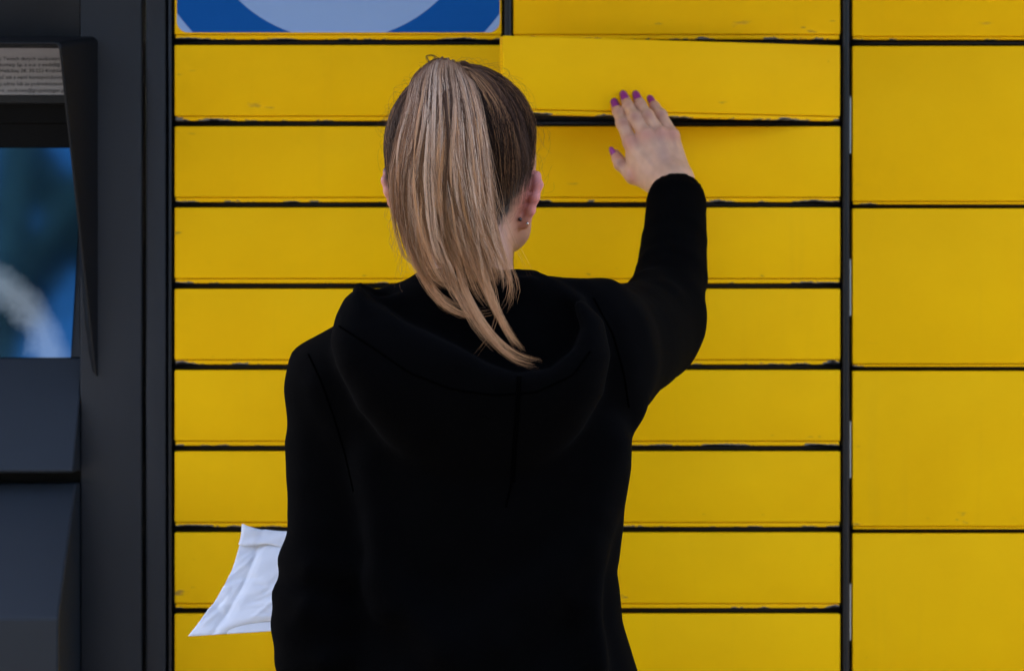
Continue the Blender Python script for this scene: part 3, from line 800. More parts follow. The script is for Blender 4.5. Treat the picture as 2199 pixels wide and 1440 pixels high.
me = np_mesh('hoodie', V, Q)
hoodie = link('hoodie', me, M_CLOTH, person)
md = hoodie.modifiers.new('smooth', 'SMOOTH'); md.factor = .5; md.iterations = 2
bvh = BVHTree.FromPolygons([Vector(v) for v in V], [tuple(map(int, q)) for q in Q])
def seam(pts, r=.0012, lift=.0004):
    out = []
    for i in range(len(pts) - 1):
        for k in range(14):
            t = k / 14; a = pts[i][0] * (1 - t) + pts[i + 1][0] * t; b = pts[i][1] * (1 - t) + pts[i + 1][1] * t
            o = P(a, b, -1.5); dr = (P(a, b, -.5) - o).normalized()
            h = bvh.ray_cast(o, dr)
            if h[0] is not None: out.append(h[0] - dr * lift)
    for _ in range(3):
        out = [out[0]] + [(out[i - 1] + out[i] * 2 + out[i + 1]) / 4 for i in range(1, len(out) - 1)] + [out[-1]]
    link('seam', tube_me('seam', out, r, 5), M_SEAM, hoodie, (0, 0, 0))
seam([(1112, 808), (1108, 880), (1102, 960), (1098, 1040), (1085, 1092)], .0011)
seam([(1118, 808), (1114, 880), (1108, 960), (1104, 1040)], .0009)
seam([(728, 700), (800, 745), (880, 800), (970, 835), (1060, 848), (1150, 842), (1230, 805), (1270, 750)], .0009)
seam([(662, 760), (690, 820), (718, 900), (742, 980), (760, 1060)], .001)
seam([(1275, 640), (1318, 720), (1340, 800), (1352, 880)], .001)

# trousers and shoes below the hem
g = Grid((P(860, 0, -.56).x - .12, -.72, .02), (P(1210, 0, -.56).x + .12, -.36, P(0, 1560, -.56).z), .009)
for x in (905, 1165):
    hip = v3((x, 1560, -.56)); g.chain([hip, np.array((hip[0] * 1.0, -.55, .50)), np.array((hip[0], -.57, .09))], (.095, .066, .058), .04)
V, Q = g.mesh(); link('trousers', np_mesh('trousers', V, Q), M_TROU, person)
for x in (905, 1165):
    hx_ = v3((x, 1560, -.56))[0]
    g = Grid((hx_ - .07, -.70, -.01), (hx_ + .07, -.36, .15), .006)
    g.cone((hx_, -.60, .042), (hx_, -.44, .036), .042, .036, .03); g.cone((hx_, -.59, .06), (hx_, -.575, .11), .042, .044, .03)
    g.add(lambda x_, y_, z_: (z_ - .0) + 0 * x_ + 0 * y_, (hx_ - .1, -.75, -.05), (hx_ + .1, -.3, .05), .004, 'sub')
    V, Q = g.mesh(); link('shoe', np_mesh('shoe', V, Q), M_SHOE, person)

# ------------------------------------------------------------------ hair
rng = np.random.RandomState(11)
PAL = {'dark': (.026, .013, .008), 'brown': (.125, .063, .037), 'ash': (.385, .21, .122), 'blond': (.68, .44, .28), 'gold': (.62, .305, .12), 'pale': (.88, .66, .48)}
PAL = {k_: np.array(v_) for k_, v_ in PAL.items()}
hV, hQ, hC = [], [], []
nV = 0
def strands(pts, rad, col):
    """pts (n,m,3) rad (n,m) col (n,m,3): three-sided tapering strands"""
    global nV
    n, m, _ = pts.shape
    t = np.gradient(pts, axis=1); t /= np.linalg.norm(t, axis=2, keepdims=True) + 1e-9
    ref = np.array((.13, 1, .07)); ref /= np.linalg.norm(ref)
    u = np.cross(t, ref); u /= np.linalg.norm(u, axis=2, keepdims=True) + 1e-9; v = np.cross(t, u)
    ring = np.stack([pts + rad[..., None] * (math.cos(a) * u + math.sin(a) * v) for a in (0, 2.094, 4.189)], 2)   # n,m,3,3
    idx = np.arange(n * m * 3).reshape(n, m, 3) + nV
    q = []
    for k in range(3):
        k2 = (k + 1) % 3
        q.append(np.stack([idx[:, :-1, k], idx[:, :-1, k2], idx[:, 1:, k2], idx[:, 1:, k]], -1).reshape(-1, 4))
    hV.append(ring.reshape(-1, 3)); hQ.append(np.concatenate(q)); hC.append(np.repeat(col.reshape(-1, 3), 3, 0)); nV += n * m * 3
def smooth_noise(n, m, amp, f):
    t = np.linspace(0, 1, m)[None]; o = np.zeros((n, m, 3))
    for c in range(3):
        for q in range(3):
            o[..., c] += np.sin(t * f * (q + 1) * rng.uniform(.5, 1.5, (n, 1)) + rng.uniform(0, 6.28, (n, 1))) / (q + 1)
    return o * amp
def spline(ctrl, m):
    c = np.asarray(ctrl, float); n = len(c); c = np.vstack([2 * c[0] - c[1], c, 2 * c[-1] - c[-2]])
    seg = np.linalg.norm(np.diff(c[1:-1], axis=0), axis=1); cum = np.concatenate([[0], np.cumsum(seg)]); s = np.linspace(0, cum[-1], m)
    out = []
    for q in s:
        i = min(np.searchsorted(cum, q, 'right') - 1, n - 2); u = (q - cum[i]) / (seg[i] + 1e-9)
        p0, p1, p2, p3 = c[i:i + 4]
        out.append(.5 * (2 * p1 + (p2 - p0) * u + (2 * p0 - 5 * p1 + 4 * p2 - p3) * u * u + (3 * p1 - p0 - 3 * p2 + p3) * u ** 3))
    return np.array(out)

# hair combed over the head up to the tie on the crown
A = np.array((.0770, .0980, .0850))
def surf(dirs):
    a = np.tile(A, (dirs.shape[0], 1)) if dirs.ndim == 2 else np.broadcast_to(A, dirs.shape).copy()
    a = a.copy(); a[..., 2] = np.where(dirs[..., 2] < 0, .128, A[2])
    return dirs / np.sqrt(((dirs / a) ** 2).sum(-1, keepdims=True))
TIE = np.array(P(957, 150, -.552)); Tl = (TIE - HC) @ Rz; Td = Tl / np.linalg.norm(Tl)
n = 9000
dirs = rng.normal(size=(n * 3, 3)); dirs /= np.linalg.norm(dirs, axis=1)[:, None]
L = surf(dirs); ok = (hairzone(L) > rng.normal(0, .0045, len(L))) & (L[:, 1] < .09); dirs = dirs[ok][:n]; n = len(dirs)
m = 14
# azimuth of each root around the tie groups strands into combed locks
ux = np.cross(Td, (0, 0, 1.)); ux /= np.linalg.norm(ux); uy = np.cross(Td, ux)
az = np.arctan2(dirs @ uy, dirs @ ux)
lock_n = 46; lk = np.floor((az + np.pi) / (2 * np.pi) * lock_n + rng.normal(0, .18, n)).astype(int) % lock_n
lk_col = rng.uniform(0, 1, lock_n) ** 1.3; lk_h = rng.normal(0, 1, lock_n)
om = np.arccos(np.clip(dirs @ Td, -1, 1))[:, None]
t = np.linspace(0, 1, m)[None]
te = t * .985
path = (np.sin((1 - te) * om) / np.sin(om))[..., None] * dirs[:, None] + (np.sin(te * om) / np.sin(om))[..., None] * Td[None, None]
# gentle sag sideways so that the combed hair curves
side = np.cross(dirs, Td); side /= np.linalg.norm(side, axis=1)[:, None] + 1e-9
path = path + (np.sin(np.pi * te) * .20)[..., None] * np.where(dirs[:, :1] > 0, -1, 1)[:, None] * side[:, None] * np.where(np.abs(dirs[:, :1]) > .05, 1, 0)[:, None]
path /= np.linalg.norm(path, axis=2, keepdims=True)
rr = surf(path)
ridge = (np.sin((az + np.pi) / (2 * np.pi) * lock_n * 2 * np.pi)[:, None] * .0024 + lk_h[lk][:, None] * .0022) * np.sin(np.pi * np.clip(t * 1.05, 0, 1)) ** .6
lay = rng.uniform(0, .0035, (n, 1))
rr = rr * (1 + (np.minimum(ridge, .0030) - .0006 + lay * np.clip(t * 6, .15, 1)) [..., None] / .09)
pts = HC + rr @ Rz.T + smooth_noise(n, m, .0005, 9)
cm = np.clip(lk_col[lk] * .55 + rng.uniform(-.25, .45, n), 0, 1)[:, None]
toward = np.clip(te * 1.9 - .95 + .7 * (cm - .5), 0, 1) 
base = PAL['dark'] * (1 - cm[..., None]) + PAL['brown'] * cm[..., None] * .7
tipc = (PAL['brown'] * (1 - cm) + PAL['ash'] * cm)[:, None]
col = base * (1 - toward[..., None]) + tipc * toward[..., None]
lightst = rng.uniform(0, 1, n) < (.03 + .34 * lk_col[lk]) * np.where(dirs[:, 0] > 0, 1, .3)
col[lightst] = col[lightst] * .35 + (PAL['gold'] * .65 + PAL['ash'] * .35) * .7
strands(pts, np.full((n, m), .00020) * (.6 + .4 * np.sin(np.pi * np.clip(t, .08, .92))), col)

# the ponytail: locks that share a flow
Lx = lambda py: np.interp(py, [150, 175, 230, 330, 400, 450, 520, 580, 640, 700, 790], [908, 887, 873, 851, 842, 850, 864, 888, 925, 985, 1060])
Rx = lambda py: np.interp(py, [150, 175, 230, 330, 400, 450, 520, 580, 640, 700, 790], [985, 1008, 1026, 1040, 1046, 1054, 1068, 1090, 1100, 1095, 1120])
Yd = lambda py: np.interp(py, [140, 160, 185, 230, 300, 400, 500, 580, 650, 720, 790], [-.578, -.592, -.612, -.632, -.648, -.656, -.654, -.648, -.652, -.664, -.678])
def up_pts(u, wdep, upto, endx=None):
    pys = [p_ for p_ in (178, 205, 250, 310, 380, 450, 510, 560, 600) if p_ < upto]
    out = [(957 + u * 12, 160, -.553), (952 + u * 36, 130 + 24 * u * u, -.570 - .004 * wdep), (948 + u * 50, 146 + 20 * u * u, -.592 - .006 * wdep)]
    for p_ in pys:
        x = Lx(p_) + (Rx(p_) - Lx(p_)) * (u * .5 + .5)
        y = Yd(p_) - wdep * .020 * math.sqrt(max(0, 1 - u * u * .9)) * min(1, (p_ - 120) / 80)
        out.append((x, p_, y))
    return out
def lock(ctrl_px, num, r0, r1, pal, wid=.00018, m=26, stray=.0008, tipgold=.5, jit=.12, root=.72, tipdark=0):
    g_ = spline([P(*q) for q in ctrl_px], m)
    t = np.linspace(0, 1, m)
    ang = rng.uniform(0, 6.28, num); rad_ = np.sqrt(rng.uniform(0, 1, num))
    tang = np.gradient(g_, axis=0); tang /= np.linalg.norm(tang, axis=1)[:, None]
    s_ = np.cross(tang, (0, 1, 0)); s_ /= np.linalg.norm(s_, axis=1)[:, None] + 1e-9
    prof = (r0 * (1 - t) + r1 * t) * np.minimum(1, .35 + t * 7)
    tw = rng.uniform(-2.6, 2.6); wph = rng.uniform(0, 6.28); wam = rng.uniform(.0004, .0022); wfr = rng.uniform(5, 10)
    g_ = g_ + (wam * np.sin(t * wfr + wph) * np.clip((t - .25) * 2, 0, 1))[:, None] * s_
    th = ang[:, None] + tw * t[None]
    off = (np.cos(th) * rad_[:, None] * prof[None])[..., None] * s_[None] + (np.sin(th) * rad_[:, None] * prof[None] * .55)[..., None] * np.array((0, 1, 0))
    # strands have different lengths: resample each to its own fraction
    frac = 1 - rng.uniform(0, 1, num) ** 2.2 * jit
    pts = g_[None] + off
    ti = np.clip(t[None] * frac[:, None], 0, 1) * (m - 1); i0 = np.clip(np.floor(ti).astype(int), 0, m - 2); f_ = (ti - i0)[..., None]
    ar = np.arange(num)[:, None]
    pts = pts[ar, i0] * (1 - f_) + pts[ar, i0 + 1] * f_
    pts = pts + smooth_noise(num, m, stray, 7) * np.linspace(.25, 1, m)[None, :, None]
    a, b_, sp = pal
    mixv = np.clip(rng.normal(.5, sp, num), 0, 1)[:, None, None]
    c = PAL[a] * (1 - mixv) + PAL[b_] * mixv
    c = np.repeat(c, m, 1)
    tg = (np.clip((t - .45) / .55, 0, 1) * tipgold)[None, :, None]; c = c * (1 - tg) + PAL['gold'] * tg * (.8 + .5 * rng.uniform(0, 1, (num, 1, 1)))
    dk = (np.clip(1 - t / .5, 0, 1) ** .8 * root)[None, :, None]; c = c * (1 - dk) + (PAL['brown'] * .6 + PAL['ash'] * .25 + PAL['gold'] * .15) * dk
    if tipdark: td_ = (np.clip((t - .35) / .5, 0, 1) * tipdark)[None, :, None]; c = c * (1 - td_) + PAL['dark'] * 1.4 * td_
    w_ = wid * np.minimum(1, (1.02 - t) * 5)[None] * rng.uniform(.7, 1.25, (num, 1))
    strands(pts, np.broadcast_to(w_, (num, m)).copy(), c)
# inner volume
for i in range(26):
    u = -1 + 2 * (i + .5) / 26 + rng.uniform(-.04, .04); endp = rng.uniform(530, 625)
    c = up_pts(u * .93, rng.uniform(-.9, .1), endp)
    c.append((Lx(endp) + (Rx(endp) - Lx(endp)) * (u * .42 + .5), endp, Yd(endp) + .002))
    lock(c, 90, .0060, .0035, ('dark', 'brown', .22) if i % 3 else ('brown', 'ash', .2), tipgold=.25)
# outer locks: each keeps one clear tone
tones = [('dark', 'ash', .2), ('brown', 'ash', .2), ('brown', 'blond', .2), ('brown', 'gold', .2), ('ash', 'blond', .2), ('ash', 'blond', .3), ('ash', 'gold', .3), ('ash', 'pale', .3)]
for i in range(115):
    u = -1 + 2 * ((i * 0.61803) % 1) + rng.uniform(-.03, .03); u = max(-1.03, min(1.05, u)); endp = rng.uniform(430, 625)
    ph, fr, am = rng.uniform(0, 6.28), rng.uniform(.006, .013), rng.uniform(3, 13)
    wd_ = rng.uniform(0, 1.5)
    c = up_pts(u, wd_, endp)
    c = [(x + am * math.sin(py * fr + ph) * min(1, max(0, (py - 190) / 150)), py, y + .004 * math.sin(py * fr * 1.4 + ph * 2) * (py > 220)) for x, py, y in c]
    c.append((Lx(endp) + (Rx(endp) - Lx(endp)) * (u * .40 + .52) + rng.normal(0, 9), endp, Yd(endp) - .010))
    pal_ = tones[rng.randint(len(tones))] if wd_ > .5 else tones[rng.randint(4)]
    lock(c, rng.randint(20, 56), rng.uniform(.0014, .0044), rng.uniform(.0006, .0022), pal_, jit=.35, tipgold=.4, stray=rng.uniform(.0005, .0014))
# loose hair slipping off the right of the tail over the nape
for i in range(46):
    u = rng.uniform(.8, 1.15); endp = rng.uniform(430, 640)
    c = up_pts(u, rng.uniform(.1, .8), endp)
    sh = rng.uniform(-25, 40)
    c = [(x + sh * max(0, (py - 250) / 300) ** 1.5, py, y) for x, py, y in c]
    lock(c, rng.randint(1, 6), .0016, .0018, ('brown', 'blond', .4), wid=.00013, tipgold=.4, stray=.0022, jit=.5)
# lit single strands lying across the tail
for i in range(420):
    u = rng.uniform(-1, 1); u2 = np.clip(u + rng.normal(0, .6), -1.05, 1.1); endp = rng.uniform(400, 660)
    c = up_pts(u, 1.35, endp)
    c = [(x + (u2 - u) * 60 * ((py - 160) / 400) ** 1.2 if py > 160 else x, py, y) for x, py, y in c]
    lock(c, rng.randint(1, 5), .0012, .0010, (('brown', 'ash', .3), ('ash', 'blond', .3), ('blond', 'pale', .4))[rng.randint(3)], wid=.00013, tipgold=.25, stray=.0026)
# light locks, and dark ones painting in shaded gaps, on the tail's surface
for i in range(52):
    u = -1 + 2 * ((i * 0.61803 + .3) % 1); endp = rng.uniform(480, 640); dark_ = i % 5 in (1, 3)
    if not dark_ and rng.rand() < .45: u = -abs(u) * .9
    ph, fr, am = rng.uniform(0, 6.28), rng.uniform(.008, .016), rng.uniform(5, 13)
    c = up_pts(u * .96, rng.uniform(1.25, 1.6), endp)
    c = [(x + am * math.sin(py * fr + ph) * min(1, max(0, (py - 200) / 150)), py, y) for x, py, y in c]
    c.append((Lx(endp) + (Rx(endp) - Lx(endp)) * (u * .40 + .52) + rng.normal(0, 9), endp, Yd(endp) - .014))
    lock(c, rng.randint(14, 40), rng.uniform(.0008, .0022), rng.uniform(.0006, .0016), ('dark', 'brown', .25) if dark_ else (('blond', 'pale', .3), ('ash', 'pale', .25), ('gold', 'blond', .3))[rng.randint(3)], jit=.35, tipgold=.35, stray=.0008, root=.35 if dark_ else .45)
# combed locks that sweep from the right temple up to the tie
def on_scalp(px, py, lift):
    y = -.60
    for _ in range(4):
        p = (np.array(P(px, py, y)) - HC) @ Rz; az_ = A[2] if p[2] > 0 else .128
        q = 1 - (p[0] / (A[0] + .004)) ** 2 - (p[2] / (az_ + .004)) ** 2
        y = HC[1] - (A[1] + .002) * math.sqrt(max(.02, q)) - lift
    return (px, py, y)
for i in range(30):
    k = .30 + .68 * ((i * .61803) % 1); j_ = rng.normal(0, 3)
    arc = [(965, 152), (1000, 143 + 22 * (1 - k)), (957 + (1062 - 957) * k ** .8, 168 + 40 * (1 - k)), (957 + (1108 - 957) * k ** .8, 222 + 25 * (1 - k)), (957 + (1136 - 957) * k ** .7, 300), (957 + (1142 - 957) * k ** .6, 360 + 40 * (1 - k)), (957 + (1128 - 957) * k ** .5, 410 + 55 * (1 - k))]
    arc = [on_scalp(x + j_, y_ + j_ * .6, .0022 + .0025 * math.sin(i * 2.4) + (.003 if n_ in (1, 2, 3) else 0)) for n_, (x, y_) in enumerate(arc)]
    lock(arc, rng.randint(12, 46), .0022, .0026, (('brown', 'gold', .25), ('dark', 'brown', .3), ('ash', 'gold', .3), ('brown', 'ash', .3), ('dark', 'brown', .2))[i % 5], wid=.00014, tipgold=0, stray=.0007, jit=.3, root=.2, tipdark=.75)
# the trailing ends that fall into the hood
def wisp(u, wd, upto, tail, num, r0, r1, pal=('ash', 'blond', .3), **kw):
    c = up_pts(u, wd, upto) + tail; kw.setdefault('jit', .35); kw.setdefault('stray', .0016)
    nb = 1 if num < 30 else 4; nu_ = len(c) - len(tail)
    for b_ in range(nb):
        ox, oy = rng.normal(0, 1), rng.normal(0, 1); cut_ = len(c) - (rng.randint(0, 2) if nb > 1 and b_ else 0)
        cc = [(x + ox * (5 if nb > 1 else 0) * (.4 + .6 * max(0, i - nu_ + 1) / len(tail)), py + oy * (5 if nb > 1 else 0) * max(0, i - nu_ + 1) / len(tail), y + .001 * ox) for i, (x, py, y) in enumerate(c)][:cut_]
        lock(cc, max(6, num // nb), r0 * (.62 if nb > 1 else 1), r1 * (.5 if nb > 1 else 1), pal, **kw)
wisp(-.78, 1.1, 480, [(893, 560, -.660), (925, 622, -.662), (962, 660, -.668), (1008, 678, -.672), (1062, 670, -.670)], 96, .0055, .0022, tipgold=.8)
wisp(-.60, 1.1, 500, [(915, 580, -.662), (952, 640, -.665), (1000, 668, -.668), (1040, 672, -.668)], 56, .0045, .0022, tipgold=.7)
wisp(.12, 1.2, 540, [(985, 590, -.662), (1008, 650, -.668), (1038, 705, -.676), (1075, 750, -.684), (1112, 776, -.690), (1152, 786, -.692)], 168, .0068, .0022, tipgold=.75, jit=.22)
wisp(.0, 1.2, 540, [(968, 590, -.662), (992, 645, -.668), (1022, 700, -.676), (1062, 746, -.684), (1096, 768, -.690)], 88, .0055, .0022, tipgold=.7, jit=.3)
wisp(.50, 1.1, 540, [(1042, 590, -.660), (1060, 645, -.666), (1088, 700, -.674), (1112, 735, -.680), (1127, 751, -.683)], 152, .0062, .0022, tipgold=.85, jit=.2)
wisp(.35, 1.1, 540, [(1028, 590, -.660), (1050, 640, -.666), (1082, 700, -.674), (1110, 742, -.680)], 72, .005, .0022, tipgold=.8, jit=.3)
wisp(.80, 1.0, 520, [(1090, 585, -.652), (1098, 620, -.655), (1092, 655, -.660), (1080, 672, -.664)], 64, .0035, .0010, tipgold=.9)
wisp(.92, .9, 520, [(1098, 570, -.648), (1112, 605, -.650), (1115, 630, -.654), (1108, 652, -.658)], 20, .002, .0010, tipgold=.9)
wisp(.62, 1.0, 560, [(1058, 610, -.658), (1066, 660, -.664), (1058, 705, -.670), (1040, 735, -.676), (1020, 762, -.682)], 14, .002, .0010, tipgold=.9)
wisp(-.30, 1.1, 540, [(955, 590, -.662), (975, 640, -.667), (992, 662, -.670)], 72, .005, .0022, tipgold=.6)
wisp(.25, 1.1, 540, [(1008, 590, -.662), (1030, 640, -.666), (1052, 665, -.670)], 96, .006, .0022, tipgold=.7, jit=.4)
wisp(-.98, .2, 450, [(868, 520, -.645), (857, 560, -.640), (848, 592, -.640), (846, 612, -.640)], 7, .0012, .0010, ('brown', 'gold', .3))
wisp(-.95, .4, 450, [(868, 510, -.645), (884, 560, -.640), (898, 590, -.640)], 17, .003, .0022, ('brown', 'ash', .3))
# fly-away hairs round the outline
for i in range(150):
    a = rng.uniform(-.25, 1.0) * math.pi; d0 = np.array((math.cos(a), rng.uniform(-.5, .1), math.sin(a) * 1.0)); d0 /= np.linalg.norm(d0)
    p0 = surf(d0[None])[0] * 1.02; tang_ = np.cross(d0, (0, 1, 0)) * rng.choice((-1, 1)); ln = rng.uniform(.012, .040)
    ctr = [p0 + tang_ * ln * q + d0 * (.010 * rng.uniform(.1, 1.2) * math.sin(q * 2.4) + .0015) + rng.normal(0, .0012, 3) for q in (0, .35, .7, 1)]
    g_ = spline([HC + Rz @ c_ for c_ in ctr], 12)[None]
    strands(g_, np.full((1, 12), .00008), np.broadcast_to(PAL['brown'] * .8, (1, 12, 3)))
for i in range(110):
    sgn = rng.choice((-1, 1)); py0 = rng.uniform(180, 560); x0 = (Lx(py0) if sgn < 0 else Rx(py0)); ln = rng.uniform(30, 80)
    c = [(x0, py0, -.65), (x0 + sgn * rng.uniform(2, 10), py0 + ln * .4, -.655), (x0 + sgn * rng.uniform(4, 18), py0 + ln * .8, -.655), (x0 + sgn * rng.uniform(-5, 20), py0 + ln, -.652)]
    g_ = spline([P(*q) for q in c], 12)[None]
    strands(g_, np.full((1, 12), .00009), np.broadcast_to(PAL['ash'], (1, 12, 3)))
# the small loop that stands up from the crown
lock([(955, 150, -.57), (945, 130, -.57), (928, 119, -.57), (914, 121, -.572), (919, 133, -.574), (935, 146, -.575)], 14, .0006, .0006, ('dark', 'brown', .3), wid=.0001, tipgold=0)
lock([(975, 150, -.56), (990, 138, -.56), (1004, 142, -.56), (1020, 150, -.56)], 60, .003, .003, ('dark', 'brown', .3), wid=.0002, tipgold=0)
me = np_mesh('hair', np.concatenate(hV), np.concatenate(hQ)); attr(me, 'shade', np.clip(np.concatenate(hC), 0, 1))
M_HAIR = mat('hair', (.3, .2, .12), .5, spec=.12); use_attr(M_HAIR, 'shade')
hair = link('hair', me, M_HAIR, person, label='ash blond hair in a high ponytail with darker roots')
# elastic band at the crown
bm = bmesh.new(); tb = []
link('hair_tie', tube_me('hair_tie', [Vector(TIE) + Vector((.009 * math.cos(a), .006 + .004 * math.sin(a), -.004 + .007 * math.sin(a))) for a in np.linspace(0, 6.2832, 24)], .003, 6, False), M_SEAM, person)
bm.free()

# ------------------------------------------------------------------ padded envelope in her left hand
def envelope():
    nu, nv = 70, 60
    tl, tr, bl, br = P(522, 1136, -.325), P(770, 1150, -.34), P(404, 1364, -.385), P(730, 1346, -.40)
    rg = np.random.RandomState(3)
    CREASE = [(rg.uniform(0, 1), rg.uniform(0, 1), rg.uniform(-.9, .9) + (1.57 if i % 3 == 0 else 0), rg.uniform(.08, .3), rg.choice((-1, 1)) * rg.uniform(.0004, .0014)) for i in range(60)]
    root = empty('envelope', tuple((bl + br) / 2), 'white padded paper envelope held against her left side', 'envelope')
    nrm = (tr - tl).cross(bl - tl).normalized()
    if nrm.y > 0: nrm = -nrm
    def pt(u, v, side):
        p = tl * (1 - u) * (1 - v) + tr * u * (1 - v) + bl * (1 - u) * v + br * u * v
        # hollows along the edges
        fl = .16
        eu = min(max((u - .155) / .08, 0), 1) * min(max((1 - u) / .1, 0), 1); ev = min(max((v - .08) / .12, 0), 1) * min(max((.99 - v) / .16, 0), 1)
        e = eu * ev; e = e * .6 + .4 * math.sin(math.pi * min(1, max(0, (u - .155) / .85))) * e
        th = .0007 + .0022 * e - .0016 * math.exp(-((u - .16) / .018) ** 2) * (side > 0)
        q = Vector(p)
        wv = .0006 * math.sin(u * 9 + v * 6 + 2 * math.sin(v * 5)) + .0005 * math.sin(u * 6 - v * 21 + 1.7 * math.sin(u * 11))
        for cu, cv_, ca_, cl, amp in CREASE:
            du, dv = u - cu, v - cv_; al = du * math.cos(ca_) + dv * math.sin(ca_); ac = -du * math.sin(ca_) + dv * math.cos(ca_)
            wv += amp * max(0, 1 - abs(ac) / .03) * max(0, 1 - (al / cl) ** 2)
        if u < .15: wv += .0006 * math.sin(v * 26)
        # folded-over top flap makes a step on the left edge
        if v < .17: q += (tr - tl) * (.010 * math.cos(v * 9)) + (-.0 if u > .1 else 0) * nrm
        if v < .06 and u < .16: q += Vector((-.001, 0, .006)) * (1 - u / .16) ** 2 * (1 - v / .06)
        lower = max(0, (v - .86) / .14)
        q += Vector((0, .020 * lower * lower * min(1, max(0, (u - .22) / .25)) * (side > 0), .007 * lower * lower * min(1, max(0, (u - .2) / .3)) * (side > 0)))
        q += (br - bl) * (.07 * math.sin(math.pi * v) * (1 - u) ** 2)
        return q + nrm * (wv + side * th)
    V = []; F = []
    for side in (1, -1):
        for j in range(nv + 1):
            for i in range(nu + 1): V.append(pt(i / nu, j / nv, side))
    K = (nu + 1) * (nv + 1)
    for s in (0, 1):
        for j in range(nv):
            for i in range(nu):
                k = s * K + j * (nu + 1) + i; q = (k, k + 1, k + nu + 2, k + nu + 1); F.append(q if s else q[::-1])
    bd = [i for i in range(nu + 1)] + [j * (nu + 1) + nu for j in range(1, nv + 1)] + [nv * (nu + 1) + i for i in range(nu - 1, -1, -1)] + [j * (nu + 1) for j in range(nv - 1, 0, -1)]
    for a, b in zip(bd, bd[1:] + bd[:1]): F.append((a, b, K + b, K + a))
    me = mesh('padded_body', V, F, True)
    bm = bmesh.new(); bm.from_mesh(me); bmesh.ops.recalc_face_normals(bm, faces=bm.faces); bm.to_mesh(me); bm.free()
    m = mat('white_envelope_paper', (.70, .72, .765), .9, spec=.1, bump=(55, .25, .003), var=(25, .03))
    link('padded_body', me, m, root)
    # folded flap along the top
    V = []; F = []; nf = 30
    for j in range(7):
        v = .005 + .15 * j / 6
        for i in range(nf + 1):
            u = i / nf
            V.append(pt(u, v, 1) + nrm * (.0022 + .0012 * math.sin(u * 14 + j)) + (bl - tl) * (.012 * math.sin(u * 19) * (j == 6)) - (tr - tl) * .008)
    for j in range(6):
        for i in range(nf):
            k = j * (nf + 1) + i; F.append((k, k + 1, k + nf + 2, k + nf + 1))
    me = mesh('flap', V, F, True); o = link('flap', me, m, root); md = o.modifiers.new('t', 'SOLIDIFY'); md.thickness = .0006
envelope()

# ------------------------------------------------------------------ bare trees across the way (seen mirrored in the screen)
def tree(loc, h, seed, label):
    rt = random.Random(seed); root = empty('bare_tree', loc, label, 'tree', None)
    segs = []
    def grow(p, d, r, ln, lvl):
        n = 6; pts = [p]; dd = d.copy()
        for i in range(n):
            dd = (dd + Vector((rt.gauss(0, .05 + .05 * (lvl > 0)), rt.gauss(0, .05 + .05 * (lvl > 0)), rt.gauss(.03, .06)))).normalized(); pts.append(pts[-1] + dd * ln / n)
        segs.append((pts, [r * (1 - .5 * i / n) for i in range(n + 1)], lvl))
        if lvl >= 4: return
        for k in range(7 if lvl == 0 else 5):
            i = rt.randint(2, n) if lvl else rt.randint(3, n)
            a = rt.uniform(0, 6.28); o_ = Vector((math.cos(a), math.sin(a), rt.uniform(.2, .9))).normalized()
            grow(pts[i], (dd * .55 + o_).normalized(), r * (1 - .5 * i / n) * rt.uniform(.5, .75), ln * rt.uniform(.5, .72), lvl + 1)
    grow(Vector((0, 0, 0)), Vector((0, 0, 1)), h * .016, h * .55, 0)
    mb = mat('bark', (.09, .075, .06), .9, bump=(30, .6, .02))
    V = []; F = []
    tm = None
    for pts, rr_, lvl in segs:
        me = tube_me('trunk' if lvl == 0 else 'b', pts, rr_, 8 if lvl < 2 else 4)
        if lvl == 0:
            link('trunk', me, mb, root, (0, 0, 0)); continue
        off = len(V); V += [v.co.copy() for v in me.vertices]; F += [tuple(off + i for i in p.vertices) for p in me.polygons]; bpy.data.meshes.remove(me)
    link('crown', mesh('crown', V, F, True), mb, root, (0, 0, 0))
tree((-2.95, -10.6, 0), 13, 4, 'tall bare tree with forked trunk across from the locker')
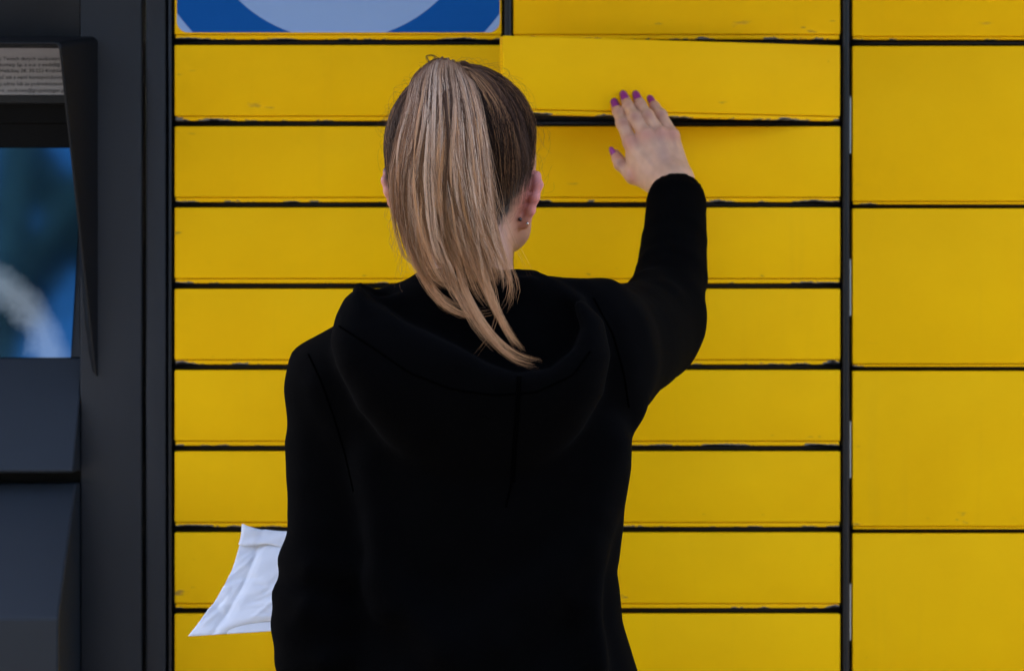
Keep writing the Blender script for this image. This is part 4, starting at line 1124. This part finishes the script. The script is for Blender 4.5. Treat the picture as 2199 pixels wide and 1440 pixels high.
tree((-2.3, -11.9, 0), 14.5, 21, 'slender bare tree between the forked tree and the evergreens')
tree((-5.6, -15, 0), 14, 9, 'bare tree with wide crown farther across from the locker')

# unseen dark evergreens, added to close off the low sky in front of the locker
def evergreen_mesh(h, seed):
    rg = np.random.RandomState(seed); n = 5200
    t = rg.uniform(0, 1, n) ** .75; zz = h * (.06 + .94 * (1 - t) ** 1.0); rad = (.10 + .26 * h * (1 - (zz / h)) ** .75) * rg.uniform(.45, 1.08, n)
    lay = 1 + .22 * np.sin(zz * 5.5); a = rg.uniform(0, 6.283, n)
    c = np.stack([rad * lay * np.cos(a), rad * lay * np.sin(a), zz], 1)
    out = np.stack([np.cos(a), np.sin(a), -.45 + 0 * a], 1); out /= np.linalg.norm(out, axis=1)[:, None]
    sd_ = np.stack([-np.sin(a), np.cos(a), 0 * a], 1) + rg.normal(0, .35, (n, 3)); L_ = rg.uniform(.35, .75, (n, 1)); W_ = rg.uniform(.10, .22, (n, 1))
    V = np.stack([c - out * L_ * .5, c + sd_ * W_, c + out * L_ * .5, c - sd_ * W_], 1).reshape(-1, 3)
    return np_mesh('crown', V, np.arange(4 * n).reshape(-1, 4), False)
M_EVG = mat('evergreen_needles', (.022, .040, .020), .8, spec=.2, var=(3, .4)); M_BARK = mat('evergreen_bark', (.07, .05, .04), .9)
EG = [evergreen_mesh(10, 1), evergreen_mesh(11, 2), evergreen_mesh(9.2, 3)]
for i in range(12):
    x = -24.5 + 4.4 * i + (i % 3) * .5 - (1.6 if i == 4 else 0); y = -14.5 - (i % 2) * 1.8
    if i == 5: continue
    e = empty('added_evergreen', (x, y, 0), 'unseen dark evergreen tree added across from the locker to block low sky', 'tree', 'added evergreen row blocking low sky')
    link('trunk', DM.setdefault('etrunk', tube_me('etrunk', [(0, 0, 0), (0, 0, 5), (0, 0, 9)], (.22, .14, .05), 8)), M_BARK, e, (0, 0, 0))
    o = link('crown', EG[i % 3], M_EVG, e, (0, 0, 0)); o.rotation_euler.z = i * 1.3
